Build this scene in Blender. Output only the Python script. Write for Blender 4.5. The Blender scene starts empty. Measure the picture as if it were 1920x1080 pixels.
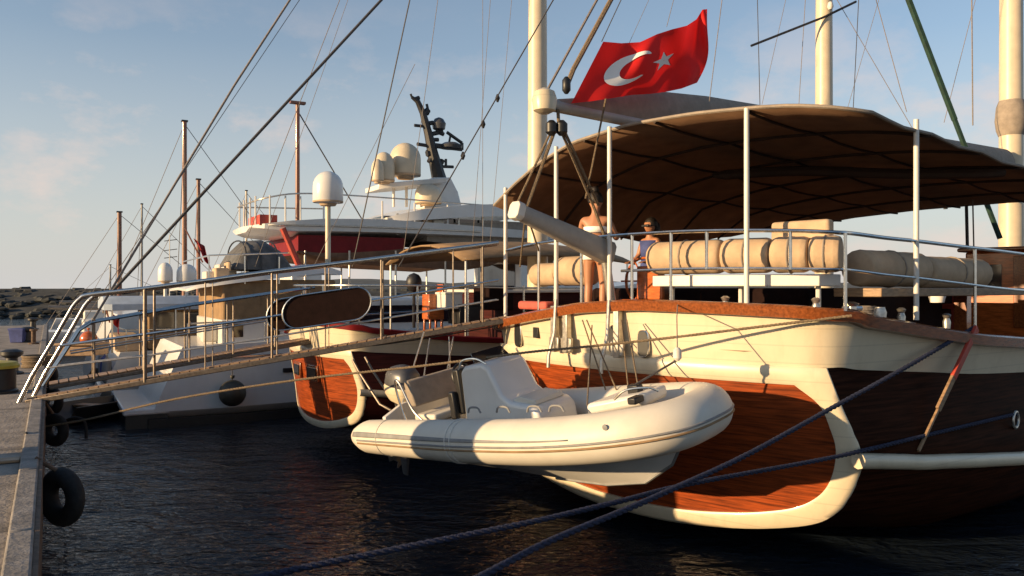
import bpy, bmesh, math, random
from mathutils import Vector, Matrix
random.seed(7)
R = math.radians
F, CX, CY, H = 1500.0, 960.0, 540.0, 3.1
QZ = 1.5                                    # top of the quay above the water
C = bpy.context.scene.collection
def V(*a): return Vector(a)
def P(px, py, Y): return V((px-CX)/F*Y, Y, H-(py-CY)/F*Y)
def interp(x, tab):
    if x <= tab[0][0]: return tab[0][1]
    for (a, b), (c, d) in zip(tab, tab[1:]):
        if x <= c: return b+(d-b)*(x-a)/(c-a)
    return tab[-1][1]
def spline(pts, n=6):
    pts = [Vector(p) for p in pts]; out = []
    for i in range(len(pts)-1):
        p0 = pts[i-1] if i else pts[0]*2-pts[1]
        p1, p2 = pts[i], pts[i+1]
        p3 = pts[i+2] if i+2 < len(pts) else p2*2-p1
        for k in range(n):
            t = k/n
            out.append(.5*((2*p1)+(p2-p0)*t+(2*p0-5*p1+4*p2-p3)*t*t+(3*p1-p0-3*p2+p3)*t**3))
    out.append(pts[-1]); return out
def sag(a, b, s, n=24):
    a, b = Vector(a), Vector(b)
    return [a.lerp(b, i/n)-V(0, 0, s*4*(i/n)*(1-i/n)) for i in range(n+1)]

# ------------------------------------------------------------------ materials
def mat(name, col, rough=.5, metal=0., var=.12, scale=6., bump=0., bscale=None, coat=0., spec=.5, stretch=(1, 1, 1), rot=0., trans=0., dirt=0., dirtcol=(.1, .09, .08), seams=None):
    m = bpy.data.materials.new(name); m.use_nodes = True
    nt = m.node_tree; N = nt.nodes; L = nt.links; b = N['Principled BSDF']
    b.inputs['Roughness'].default_value = rough; b.inputs['Metallic'].default_value = metal
    b.inputs['Coat Weight'].default_value = coat; b.inputs['Coat Roughness'].default_value = .08
    b.inputs['Specular IOR Level'].default_value = spec
    tc = N.new('ShaderNodeTexCoord'); mp = N.new('ShaderNodeMapping')
    mp.inputs['Scale'].default_value = stretch; mp.inputs['Rotation'].default_value = (0, 0, rot)
    rt = N.new('ShaderNodeMapping'); rt.inputs['Rotation'].default_value = (0, 0, rot); mp.inputs['Rotation'].default_value = (0, 0, 0)
    L.new(tc.outputs['Object'], rt.inputs['Vector']); L.new(rt.outputs['Vector'], mp.inputs['Vector'])
    nz = N.new('ShaderNodeTexNoise'); nz.inputs['Scale'].default_value = scale; nz.inputs['Detail'].default_value = 6
    nz.inputs['Roughness'].default_value = .6
    L.new(mp.outputs['Vector'], nz.inputs['Vector'])
    rp = N.new('ShaderNodeValToRGB')
    rp.color_ramp.elements[0].position = .28; rp.color_ramp.elements[1].position = .72
    lo = [max(0, c*(1-var*1.6)) for c in col]; hi = [min(1, c*(1+var)) for c in col]
    rp.color_ramp.elements[0].color = (*lo, 1); rp.color_ramp.elements[1].color = (*hi, 1)
    L.new(nz.outputs['Fac'], rp.inputs['Fac'])
    out = rp.outputs['Color']
    if dirt:
        n2 = N.new('ShaderNodeTexNoise'); n2.inputs['Scale'].default_value = 1.7; n2.inputs['Detail'].default_value = 9; n2.inputs['Roughness'].default_value = .7
        m2 = N.new('ShaderNodeMapping'); m2.inputs['Scale'].default_value = (1.6, 1.6, .45)
        L.new(rt.outputs['Vector'], m2.inputs['Vector']); L.new(m2.outputs['Vector'], n2.inputs['Vector'])
        r2 = N.new('ShaderNodeValToRGB'); r2.color_ramp.elements[0].position = .5; r2.color_ramp.elements[1].position = .78
        r2.color_ramp.elements[1].color = (dirt, dirt, dirt, 1)
        L.new(n2.outputs['Fac'], r2.inputs['Fac'])
        mx = N.new('ShaderNodeMixRGB'); L.new(r2.outputs['Color'], mx.inputs['Fac']); L.new(out, mx.inputs['Color1'])
        mx.inputs['Color2'].default_value = (*dirtcol, 1); out = mx.outputs['Color']
    hgt = None
    if seams:
        ax, sp, dk = seams
        sx = N.new('ShaderNodeSeparateXYZ'); L.new(rt.outputs['Vector'], sx.inputs['Vector'])
        a = N.new('ShaderNodeMath'); a.operation = 'DIVIDE'; L.new(sx.outputs[ax], a.inputs[0]); a.inputs[1].default_value = sp
        f = N.new('ShaderNodeMath'); f.operation = 'FRACT'; L.new(a.outputs[0], f.inputs[0])
        r3 = N.new('ShaderNodeValToRGB'); e = r3.color_ramp.elements
        e[0].position = 0; e[0].color = (dk, dk, dk, 1); e[1].position = .09; e[1].color = (1, 1, 1, 1)
        L.new(f.outputs[0], r3.inputs['Fac'])
        mx = N.new('ShaderNodeMixRGB'); mx.blend_type = 'MULTIPLY'; mx.inputs['Fac'].default_value = 1
        L.new(out, mx.inputs['Color1']); L.new(r3.outputs['Color'], mx.inputs['Color2']); out = mx.outputs['Color']; hgt = r3.outputs['Color']
    L.new(out, b.inputs['Base Color'])
    if bump:
        bp = N.new('ShaderNodeBump'); bp.inputs['Strength'].default_value = bump; bp.inputs['Distance'].default_value = .02
        n3 = N.new('ShaderNodeTexNoise'); n3.inputs['Scale'].default_value = bscale or scale*3; n3.inputs['Detail'].default_value = 5
        L.new(mp.outputs['Vector'], n3.inputs['Vector']); L.new(n3.outputs['Fac'], bp.inputs['Height']); L.new(bp.outputs['Normal'], b.inputs['Normal'])
    if trans:
        tr = N.new('ShaderNodeBsdfTranslucent'); L.new(out, tr.inputs['Color'])
        ms = N.new('ShaderNodeMixShader'); ms.inputs['Fac'].default_value = trans
        L.new(b.outputs['BSDF'], ms.inputs[1]); L.new(tr.outputs['BSDF'], ms.inputs[2]); L.new(ms.outputs['Shader'], N['Material Output'].inputs['Surface'])
    return m
YAW = -R(42)
M = dict(
 cream=mat('cream_paint', (.64, .55, .39), .36, var=.05, scale=2.5, coat=.15, dirt=.42, dirtcol=(.4, .3, .19), seams=('Z', .19, .8)),
 teakpanel=mat('varnished_mahogany', (.27, .05, .009), .4, var=.45, scale=5, spec=.3, stretch=(.5, .5, 9), rot=YAW, seams=('Z', .11, .35)),
 hullbrown=mat('dark_mahogany_hull', (.036, .011, .005), .6, var=.5, scale=4, spec=.03, stretch=(.4, .4, 8), rot=YAW, seams=('Z', .13, .4)),
 hullred=mat('dark_red_hull', (.05, .009, .007), .55, var=.35, scale=4, spec=.15, stretch=(.4, .4, 8), rot=YAW, seams=('Z', .12, .45)),
 wood=mat('varnished_teak', (.25, .07, .018), .25, var=.35, scale=7, coat=.6, stretch=(.7, 5, 5), rot=YAW),
 woodlight=mat('pale_worn_wood', (.32, .2, .11), .55, var=.3, scale=8, bump=.2, stretch=(1, 1, 4)),
 deck=mat('teak_deck', (.16, .085, .04), .6, var=.3, scale=6, rot=YAW, seams=('Y', .07, .3)),
 steel=mat('stainless_steel', (.62, .6, .56), .24, 1., var=.1, scale=14),
 steeldull=mat('dull_brushed_steel', (.17, .14, .115), .45, .75, var=.25, scale=25),
 steelworn=mat('worn_aluminium', (.5, .47, .42), .38, .85, var=.2, scale=20, bump=.05),
 white=mat('white_gelcoat', (.7, .68, .64), .3, var=.05, scale=2, coat=.3, dirt=.2, dirtcol=(.45, .4, .33)),
 whitepaint=mat('white_paint', (.66, .63, .57), .4, var=.06, scale=4),
 mastc=mat('cream_mast_paint', (.6, .51, .37), .4, var=.08, scale=3),
 spar=mat('grey_spar_paint', (.36, .34, .31), .45, var=.12, scale=5),
 pvc=mat('off_white_rubberised_fabric', (.62, .58, .5), .5, var=.05, scale=3, bump=.04, bscale=220, dirt=.25, dirtcol=(.5, .43, .33)),
 pvcgrey=mat('grey_rubber_strake', (.22, .22, .22), .6, var=.15, scale=8),
 cover=mat('taupe_canvas', (.3, .25, .2), .85, var=.14, scale=7, bump=.25, bscale=60),
 greycanvas=mat('dark_grey_canvas', (.1, .1, .1), .8, var=.3, scale=5, bump=.3, bscale=12),
 cushion=mat('beige_canvas_cushion', (.5, .36, .23), .85, var=.14, scale=4, bump=.35, bscale=9),
 awning=mat('brown_awning_canvas', (.25, .145, .085), .9, var=.16, scale=3, bump=.15, bscale=40, trans=.42),
 awnrib=mat('awning_batten', (.035, .018, .011), .8, var=.2),
 browncanvas=mat('dark_brown_canvas', (.016, .007, .006), .95, spec=.15, var=.22, scale=9, bump=.2, bscale=50),
 tandark=mat('brown_canvas', (.17, .085, .045), .85, var=.22, scale=4, bump=.2, bscale=20),
 tan=mat('tan_canvas', (.27, .17, .085), .85, var=.2, scale=4, bump=.2, bscale=20),
 red=mat('red_cloth', (.82, .014, .012), .75, var=.06, scale=4, trans=.3),
 flagwhite=mat('white_cloth', (.9, .88, .84), .8, var=.02),
 redpaint=mat('dark_red_paint', (.17, .009, .011), .5, var=.15, scale=3, spec=.2),
 redbright=mat('faded_red_paint', (.45, .06, .035), .5, var=.2, scale=8),
 orangewood=mat('orange_varnished_wood', (.5, .12, .025), .25, var=.3, scale=6, coat=.5, stretch=(1, 1, 5)),
 black=mat('black_plastic', (.012, .012, .013), .45, var=.3, scale=9),
 blackmetal=mat('black_painted_metal', (.02, .019, .02), .5, var=.3, scale=9),
 rubber=mat('black_rubber', (.014, .013, .013), .8, var=.4, scale=12, bump=.3, bscale=30),
 glass=mat('dark_tinted_glass', (.012, .014, .018), .06, var=.1, coat=1.),
 ropeblue=mat('navy_braided_rope', (.018, .024, .06), .85, var=.5, scale=60, bump=.7, bscale=90),
 ropetan=mat('weathered_tan_rope', (.2, .145, .09), .9, var=.35, scale=50, bump=.6, bscale=90),
 ropedark=mat('dark_wire_rope', (.06, .055, .055), .6, var=.35, scale=40, bump=.3),
 ropegrey=mat('grey_rope', (.22, .19, .17), .8, var=.3, scale=40),
 green=mat('dark_green_canvas', (.01, .04, .028), .8, var=.3, scale=8),
 yellow=mat('yellow_paint', (.55, .42, .04), .5, var=.2, scale=7, dirt=.6),
 bluetop=mat('pale_blue_canvas', (.34, .41, .5), .7, var=.12, scale=3, bump=.1),
 greymetal=mat('grey_metal_cowl', (.1, .1, .105), .35, .3, var=.15, scale=6),
 concrete=mat('quay_concrete', (.3, .26, .22), .9, var=.28, scale=3.5, bump=.5, bscale=26, dirt=.55, dirtcol=(.12, .105, .09), rot=-R(120), seams=('X', 3.1, .45)),
 coping=mat('stone_coping', (.24, .22, .2), .8, var=.3, scale=6, bump=.4, bscale=30, dirt=.6),
 rust=mat('rusty_steel_edge', (.13, .08, .05), .8, var=.4, scale=14, bump=.3),
 rock=mat('dark_breakwater_rock', (.04, .043, .042), .95, var=.5, scale=.9, bump=.6, bscale=2),
 hill=mat('distant_hill', (.075, .085, .085), 1., var=.2, scale=.02),
 mastwood=mat('varnished_mast_wood', (.2, .07, .035), .35, var=.25, scale=5, coat=.3),
 skin=mat('tanned_skin', (.42, .19, .1), .5, var=.1, scale=5),
 hair=mat('dark_hair', (.012, .008, .006), .55, var=.4, scale=25, bump=.4),
 bluecloth=mat('blue_fabric', (.05, .07, .22), .8, var=.2, scale=8),
 pinkcloth=mat('coral_fabric', (.5, .1, .07), .8, var=.15),
 oldflag=mat('dull_red_cloth', (.35, .02, .02), .8, var=.2, trans=.2),
)
# ------------------------------------------------------------------ mesh builder
ORG = {}
class MB:
    def __init__(s): s.v = []; s.f = []
    def add(s, vs, fs):
        o = len(s.v); s.v += [Vector(p) for p in vs]; s.f += [[o+i for i in f] for f in fs]; return s
    def tube(s, pts, r, n=8, cap=True, closed=False):
        pts = [Vector(p) for p in pts]
        q = [pts[0]]; rr = [r[0]] if not isinstance(r, (int, float)) else None
        for i, p in enumerate(pts[1:], 1):
            if (p-q[-1]).length > 1e-6:
                q.append(p)
                if rr is not None: rr.append(r[i])
        pts = q; k = len(pts); rs = rr if rr is not None else [r]*k
        up = None; vs = []
        for i, p in enumerate(pts):
            if closed: t = pts[(i+1) % k]-pts[i-1]
            else: t = (pts[min(i+1, k-1)]-pts[max(i-1, 0)])
            t.normalize()
            if up is None:
                up = V(0, 0, 1) if abs(t.z) < .9 else V(1, 0, 0)
            up = (up-t*up.dot(t)).normalized(); sd = t.cross(up)
            vs += [p+(up*math.cos(2*math.pi*j/n)+sd*math.sin(2*math.pi*j/n))*rs[i] for j in range(n)]
        fs = []
        for i in range(k if closed else k-1):
            a, b = i*n, ((i+1) % k)*n
            fs += [[a+j, a+(j+1) % n, b+(j+1) % n, b+j] for j in range(n)]
        if cap and not closed: fs += [list(range(n))[::-1], list(range((k-1)*n, k*n))]
        return s.add(vs, fs)
    def box(s, c, d, ax=None):
        c = Vector(c); ax = ax or (V(1, 0, 0), V(0, 1, 0), V(0, 0, 1))
        vs = [c+ax[0]*(x*d[0]/2)+ax[1]*(y*d[1]/2)+ax[2]*(z*d[2]/2) for x in (-1, 1) for y in (-1, 1) for z in (-1, 1)]
        return s.add(vs, [[0, 1, 3, 2], [4, 6, 7, 5], [0, 4, 5, 1], [2, 3, 7, 6], [0, 2, 6, 4], [1, 5, 7, 3]])
    def loft(s, rings, cap=True, closed=True):
        n = len(rings[0]); vs = [p for r in rings for p in r]; fs = []
        for i in range(len(rings)-1):
            for j in range(n if closed else n-1):
                fs.append([i*n+j, i*n+(j+1) % n, (i+1)*n+(j+1) % n, (i+1)*n+j])
        if cap and closed: fs += [list(range(n))[::-1], list(range((len(rings)-1)*n, len(rings)*n))]
        return s.add(vs, fs)
    def prism(s, poly, off):
        off = Vector(off); poly = [Vector(p) for p in poly]; return s.loft([poly, [p+off for p in poly]])
    def lathe(s, prof, c, ax=None, n=20):
        c = Vector(c); ax = ax or (V(1, 0, 0), V(0, 1, 0), V(0, 0, 1))
        rings = [[c+ax[2]*z+(ax[0]*math.cos(2*math.pi*j/n)+ax[1]*math.sin(2*math.pi*j/n))*max(r, 1e-4) for j in range(n)] for r, z in prof]
        return s.loft(rings)
    def torus(s, c, ax, Rr, r, n=28, m=10, flat=1.):
        pts = [];
        vs = []; c = Vector(c)
        for i in range(n):
            a = 2*math.pi*i/n; d = ax[0]*math.cos(a)+ax[1]*math.sin(a)
            for j in range(m):
                b = 2*math.pi*j/m
                vs.append(c+d*(Rr+r*math.cos(b))+ax[2]*(r*flat*math.sin(b)))
        fs = [[i*m+j, i*m+(j+1) % m, ((i+1) % n)*m+(j+1) % m, ((i+1) % n)*m+j] for i in range(n) for j in range(m)]
        return s.add(vs, fs)
    def sheet(s, rows, th=0., nrm=None):
        s.loft(rows, cap=False, closed=False); return s
def mk(name, mb, m, smooth=True, ang=38, bevel=0., solid=0., org=None, seg=2):
    me = bpy.data.meshes.new(name)
    org = Vector(org) if org is not None else V(0, 0, 0)
    me.from_pydata([p-org for p in mb.v], [], mb.f)
    bm = bmesh.new(); bm.from_mesh(me); bmesh.ops.recalc_face_normals(bm, faces=bm.faces); bm.to_mesh(me); bm.free()
    if smooth:
        me.polygons.foreach_set('use_smooth', [True]*len(me.polygons)); me.set_sharp_from_angle(angle=R(ang))
    me.materials.append(M[m] if isinstance(m, str) else m)
    o = bpy.data.objects.new(name, me); C.objects.link(o)
    if solid:
        d = o.modifiers.new('Solidify', 'SOLIDIFY'); d.thickness = solid; d.offset = 0
    if bevel:
        d = o.modifiers.new('Bevel', 'BEVEL'); d.width = bevel; d.segments = seg; d.limit_method = 'ANGLE'; d.angle_limit = R(35)
    return o
def tag(o, label=None, cat=None, group=None, kind=None):
    if label: o['label'] = label
    if cat: o['category'] = cat
    if group: o['group'] = group
    if kind: o['kind'] = kind
    return o
def thing(name, label, cat, loc, group=None):
    o = bpy.data.objects.new(name, None); o.empty_display_size = .2; C.objects.link(o); o.location = loc
    ORG[o] = Vector(loc); return tag(o, label, cat, group)
def part(name, mb, m, parent, label=None, **k):
    o = mk(name, mb, m, org=ORG[parent], **k); o.parent = parent; ORG[o] = ORG[parent]
    return tag(o, label)
def solo(name, mb, m, label, cat, group=None, **k):
    lo = min(p.z for p in mb.v); c = sum(mb.v, V(0, 0, 0))/len(mb.v); loc = V(c.x, c.y, lo)
    o = mk(name, mb, m, org=loc, **k); o.location = loc; ORG[o] = loc
    return tag(o, label, cat, group)
def structure(name, mb, m, **k): return tag(mk(name, mb, m, **k), kind='structure')

class Boat:
    def __init__(s, c, v, near):        # c: centre of the stern, v: towards the bow, near: side facing the camera
        s.c = Vector(c); l = math.hypot(*v); s.v = V(v[0]/l, v[1]/l, 0); s.n = V(near[0], near[1], 0).normalized()
        s.z = V(0, 0, 1); s.ax = (s.v, s.n, s.z)
    def W(s, v, w, h): return V(s.c[0], s.c[1], 0)+s.v*v+s.n*w+V(0, 0, h)
    def sv(s, px, w):                   # v at which a pixel column meets the plane w = const
        k = (px-CX)/F; x0 = s.c[0]+s.n.x*w; y0 = s.c[1]+s.n.y*w
        return (k*y0-x0)/(s.v.x-k*s.v.y)
    def at(s, px, py, w):
        v = s.sv(px, w); p = s.W(v, w, 0); return s.W(v, w, H-(py-CY)/F*p.y)
    def hh(s, py, v, w): return H-(py-CY)/F*s.W(v, w, 0).y
    def bx(s, mb, v0, v1, w0, w1, h0, h1): return mb.box(s.W((v0+v1)/2, (w0+w1)/2, (h0+h1)/2), (abs(v1-v0), abs(w1-w0), abs(h1-h0)), s.ax)
# ------------------------------------------------------------------ sky, sun, camera
EL = R(10.5); LX, LY = -.91, -.42
w = bpy.data.worlds.new('World'); bpy.context.scene.world = w; w.use_nodes = True
nt = w.node_tree; N = nt.nodes; L = nt.links; bg = N['Background']
sky = N.new('ShaderNodeTexSky'); sky.sky_type = 'NISHITA'; sky.sun_disc = False; sky.sun_elevation = EL
sky.sun_rotation = math.atan2(LX, LY) % (2*math.pi); sky.altitude = 0; sky.air_density = 1.0; sky.dust_density = .6; sky.ozone_density = 2.2
bg.inputs['Strength'].default_value = .115
tc = N.new('ShaderNodeTexCoord'); mp = N.new('ShaderNodeMapping'); mp.inputs['Scale'].default_value = (1, 1, 1.9); mp.inputs['Location'].default_value = (.33, .1, .05)
n1 = N.new('ShaderNodeTexNoise'); n1.inputs['Scale'].default_value = 5.2; n1.inputs['Detail'].default_value = 9; n1.inputs['Roughness'].default_value = .62
rp = N.new('ShaderNodeValToRGB'); rp.color_ramp.elements[0].position = .5; rp.color_ramp.elements[1].position = .66
sp = N.new('ShaderNodeSeparateXYZ'); band = N.new('ShaderNodeValToRGB')
e = band.color_ramp.elements; e[0].position = .0; e[0].color = (.5, .5, .5, 1); e[1].position = .34; e[1].color = (0, 0, 0, 1)
k = e.new(.1); k.color = (1, 1, 1, 1); k = e.new(.2); k.color = (.7, .7, .7, 1)
mul = N.new('ShaderNodeMath'); mul.operation = 'MULTIPLY'; mul2 = N.new('ShaderNodeMath'); mul2.operation = 'MULTIPLY'; mul2.inputs[1].default_value = .75
mx = N.new('ShaderNodeMixRGB')
L.new(tc.outputs['Generated'], mp.inputs['Vector']); L.new(mp.outputs['Vector'], n1.inputs['Vector']); L.new(n1.outputs['Fac'], rp.inputs['Fac'])
L.new(tc.outputs['Generated'], sp.inputs['Vector']); L.new(sp.outputs['Z'], band.inputs['Fac'])
L.new(rp.outputs['Color'], mul.inputs[0]); L.new(band.outputs['Color'], mul.inputs[1]); L.new(mul.outputs[0], mul2.inputs[0])
L.new(mul2.outputs[0], mx.inputs['Fac']); L.new(sky.outputs['Color'], mx.inputs['Color1'])
mx.inputs['Color2'].default_value = (4.9, 3.9, 3.45, 1)
hz = N.new('ShaderNodeValToRGB'); e = hz.color_ramp.elements; e[0].position = 0; e[0].color = (.95, .95, .95, 1); e[1].position = .62; e[1].color = (0, 0, 0, 1)
k = e.new(.1); k.color = (.7, .7, .7, 1); k = e.new(.28); k.color = (.2, .2, .2, 1)
mh_ = N.new('ShaderNodeMixRGB'); L.new(sp.outputs['Z'], hz.inputs['Fac']); L.new(hz.outputs['Color'], mh_.inputs['Fac'])
L.new(sky.outputs['Color'], mh_.inputs['Color1']); mh_.inputs['Color2'].default_value = (3.65, 3.58, 3.5, 1); L.new(mh_.outputs['Color'], mx.inputs['Color1'])
L.new(mx.outputs['Color'], bg.inputs['Color'])
sd = bpy.data.lights.new('sun', 'SUN'); sd.energy = 5.0; sd.angle = R(.5); sd.color = (1, .7, .38)
so = bpy.data.objects.new('sun', sd); C.objects.link(so)
Ls = V(LX, LY, 0).normalized()*math.cos(EL)+V(0, 0, math.sin(EL))
so.rotation_euler = Ls.to_track_quat('Z', 'Y').to_euler(); so.location = (-30, -10, 20)
cd = bpy.data.cameras.new('camera'); cd.sensor_width = 36; cd.lens = F/1920*36; cd.clip_end = 8000; cd.clip_start = .05
co = bpy.data.objects.new('camera', cd); C.objects.link(co); co.location = (0, 0, H); co.rotation_euler = (R(90), 0, 0)
bpy.context.scene.camera = co
vs = bpy.context.scene.view_settings; vs.view_transform = 'Standard'; vs.look = 'None'; vs.exposure = 0.62; vs.gamma = 1

# ------------------------------------------------------------------ water, quay, breakwater
wm = bpy.data.materials.new('harbour_water'); wm.use_nodes = True
N = wm.node_tree.nodes; L = wm.node_tree.links; b = N['Principled BSDF']
b.inputs['Base Color'].default_value = (.011, .016, .023, 1); b.inputs['Roughness'].default_value = .05; b.inputs['IOR'].default_value = 1.33
tc = N.new('ShaderNodeTexCoord'); mp = N.new('ShaderNodeMapping'); mp.inputs['Scale'].default_value = (1, 1.7, 1); mp.inputs['Rotation'].default_value = (0, 0, R(12))
n1 = N.new('ShaderNodeTexNoise'); n1.inputs['Scale'].default_value = 1.25; n1.inputs['Detail'].default_value = 3; n1.inputs['Distortion'].default_value = .6
n2 = N.new('ShaderNodeTexNoise'); n2.inputs['Scale'].default_value = 6.5; n2.inputs['Detail'].default_value = 4; n2.inputs['Distortion'].default_value = .8
ad = N.new('ShaderNodeMath'); ad.operation = 'MULTIPLY_ADD'; ad.inputs[1].default_value = .6
bp = N.new('ShaderNodeBump'); bp.inputs['Strength'].default_value = 1; bp.inputs['Distance'].default_value = .11
L.new(tc.outputs['Object'], mp.inputs['Vector']); L.new(mp.outputs['Vector'], n1.inputs['Vector']); L.new(mp.outputs['Vector'], n2.inputs['Vector'])
n3 = N.new('ShaderNodeTexNoise'); n3.inputs['Scale'].default_value = .35; n3.inputs['Detail'].default_value = 2
L.new(mp.outputs['Vector'], n3.inputs['Vector']); m3_ = N.new('ShaderNodeMath'); m3_.operation = 'MULTIPLY'; L.new(n2.outputs['Fac'], m3_.inputs[0]); L.new(n3.outputs['Fac'], m3_.inputs[1])
L.new(m3_.outputs[0], ad.inputs[0]); L.new(n1.outputs['Fac'], ad.inputs[2]); L.new(ad.outputs[0], bp.inputs['Height']); L.new(bp.outputs['Normal'], b.inputs['Normal'])
structure('water', MB().add([(-3000, -200, 0), (3000, -200, 0), (3000, 6000, 0), (-3000, 6000, 0)], [[0, 1, 2, 3]]), wm)
q = V(-.5, .866, 0); qn = V(.866, .5, 0)                       # along the quay, away from the quay
QB = Boat((-.08, 0), (q.x, q.y), (qn.x, qn.y))                # v along the edge, w outwards
mb = MB(); QB.bx(mb, -14, 40, -40, -.17, -2, QZ); structure('quay', mb, 'concrete')
mb = MB()
x = -14
while x < 39:
    QB.bx(mb, x, x+1.97, -.165, -.02, -.5, QZ+.045); x += 2.0
structure('quay_coping', mb, 'coping', bevel=.015)
mb = MB(); QB.bx(mb, -14, 40, -.018, .012, .9, QZ+.03); structure('quay_edge', mb, 'rust')
mb = MB()
QB.bx(mb, 8.55, 8.72, -3, -.17, QZ+.004, QZ+.03); solo('timber_sleeper', mb, 'woodlight', 'weathered plank lying across the quay in front of the gangway foot', 'plank', bevel=.008)
# breakwater of boulders across the harbour mouth
mb = MB()
for i in range(1500):
    X = random.uniform(-95, 70); row = random.random(); h0 = row*3.0; Yy = 80+row*14+random.uniform(-.6, .6); s = random.uniform(.35, .85)
    a0 = random.random()*6; pts = []
    for kz, rz in ((-.6, .7), (0, 1), (.55, .7)):
        pts.append([V(X+math.cos(a0+2*math.pi*j/6)*s*rz*random.uniform(.75, 1.2), Yy+math.sin(a0+2*math.pi*j/6)*s*rz*random.uniform(.75, 1.2), h0+kz*s*.6*random.uniform(.8, 1.2)) for j in range(6)])
    mb.loft(pts)
mb.prism([V(-110, 80, -.4), V(-110, 106, -.4), V(-110, 102, 3.02), V(-110, 93, 3.02)], (190, 0, 0))
structure('breakwater', mb, 'rock', smooth=False)
mb = MB(); rows = []
for i in range(60):
    X = -560+i*60; hh = 6+11*min(1, i/3)*abs(math.sin(i*.37+.6))+7*math.sin(i*.11+1)**2+random.random()*2
    rows.append([V(X, 1500, -1), V(X, 1650, hh*.8), V(X, 1800, hh), V(X, 2100, -1)])
mb.sheet(rows); structure('hills', mb, 'hill')

# ------------------------------------------------------------------ gulet hulls (the two wooden boats share their lines)
OUT = [(0, .21), (.5, .215), (1.0, .25), (1.64, .33), (2.12, .43), (2.42, .53), (2.6, .66), (2.72, .82), (2.83, 1.06), (2.88, 1.3), (2.83, 1.55), (2.73, 1.86), (2.62, 2.25)]
INN = [(0, .39), (.5, .395), (1.0, .43), (1.6, .515), (1.98, .6), (2.22, .68), (2.4, .79), (2.53, .93), (2.62, 1.13), (2.66, 1.38), (2.62, 1.6), (2.53, 1.85), (2.3, 2.05)]
WT = [(.3, 2.78), (1, 2.95), (1.8, 3.1), (3, 3.3), (6, 3.58), (10, 3.65), (15, 3.2), (19, 2.2), (22, 1.1), (24, .06)]
HC = [(0, 2.81), (1, 2.68), (2, 2.55), (3.2, 2.44), (5, 2.33), (8, 2.25), (14, 2.45), (20, 3.0), (24, 3.5)]
HW = [(0, 2.25), (1, 2.17), (3.2, 2.01), (8, 1.85), (14, 1.95), (20, 2.4), (24, 2.9)]
HR = [(0, 1.3), (1, 1.18), (3.2, .97), (8, .75), (14, .85), (24, 1.8)]
CAPW = [(-2.9, 2.5), (-1.5, 2.71), (-.4, 2.86), (.5, 2.91), (1.2, 2.9), (1.85, 2.88), (2.4, 2.86), (2.85, 2.81)]
def TV(w_, h): return .15*(2.8-h)-.5*(1-(w_/2.85)**2)
class Gulet(Boat):
    def __init__(s, c, v, near, kw=1., kh=1., bh=0., kl=1.):
        super().__init__(c, v, near); s.kw, s.kh, s.bh, s.kl = kw, kh, bh, kl
    def G(s, v, w, h): return s.W(v*(s.kl if v > 0 else s.kw), w*s.kw, h*s.kh+s.bh)
    def T(s, w, h, off=0.): return s.G(TV(w, h)-off, w, h)
    def plan(s, low):                                   # (v, w) round the stern from the far bow to the near bow
        d = .1 if low else 0.
        half = [(TV(x, 2.25 if low else 2.8), x) for x in (0, .45, .9, 1.35, 1.8, 2.15, 2.42)]
        half += [(.05 if low else .0, 2.6 if low else 2.63), (.2, 2.69 if low else 2.76), (.42, 2.745 if low else 2.835), (.7, 2.8 if low else 2.89)] + [(vv, ww-d*min(1, vv)) for vv, ww in WT[1:]]
        return half
    def ring(s):
        near = s.plan(False); low = s.plan(True); out = []
        idx = list(range(len(near)-1, 0, -1)); seq = [(i, -1) for i in idx]+[(i, 1) for i in range(len(near))]
        for i, sg in seq:
            (v, w_), (vl, wl) = near[i], low[i]
            if v < .25: hc = interp(sg*w_, CAPW); hw = 2.25
            else:
                hc = interp(v, HC); hw = interp(v, HW)
                if sg < 0: hc -= .3*max(0, 1-v/8)
            if sg < 0 and v < .25: hw = min(hw, hc-.3)
            out.append((v, sg*w_, hc, vl, sg*wl, hw))
        return out
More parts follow.
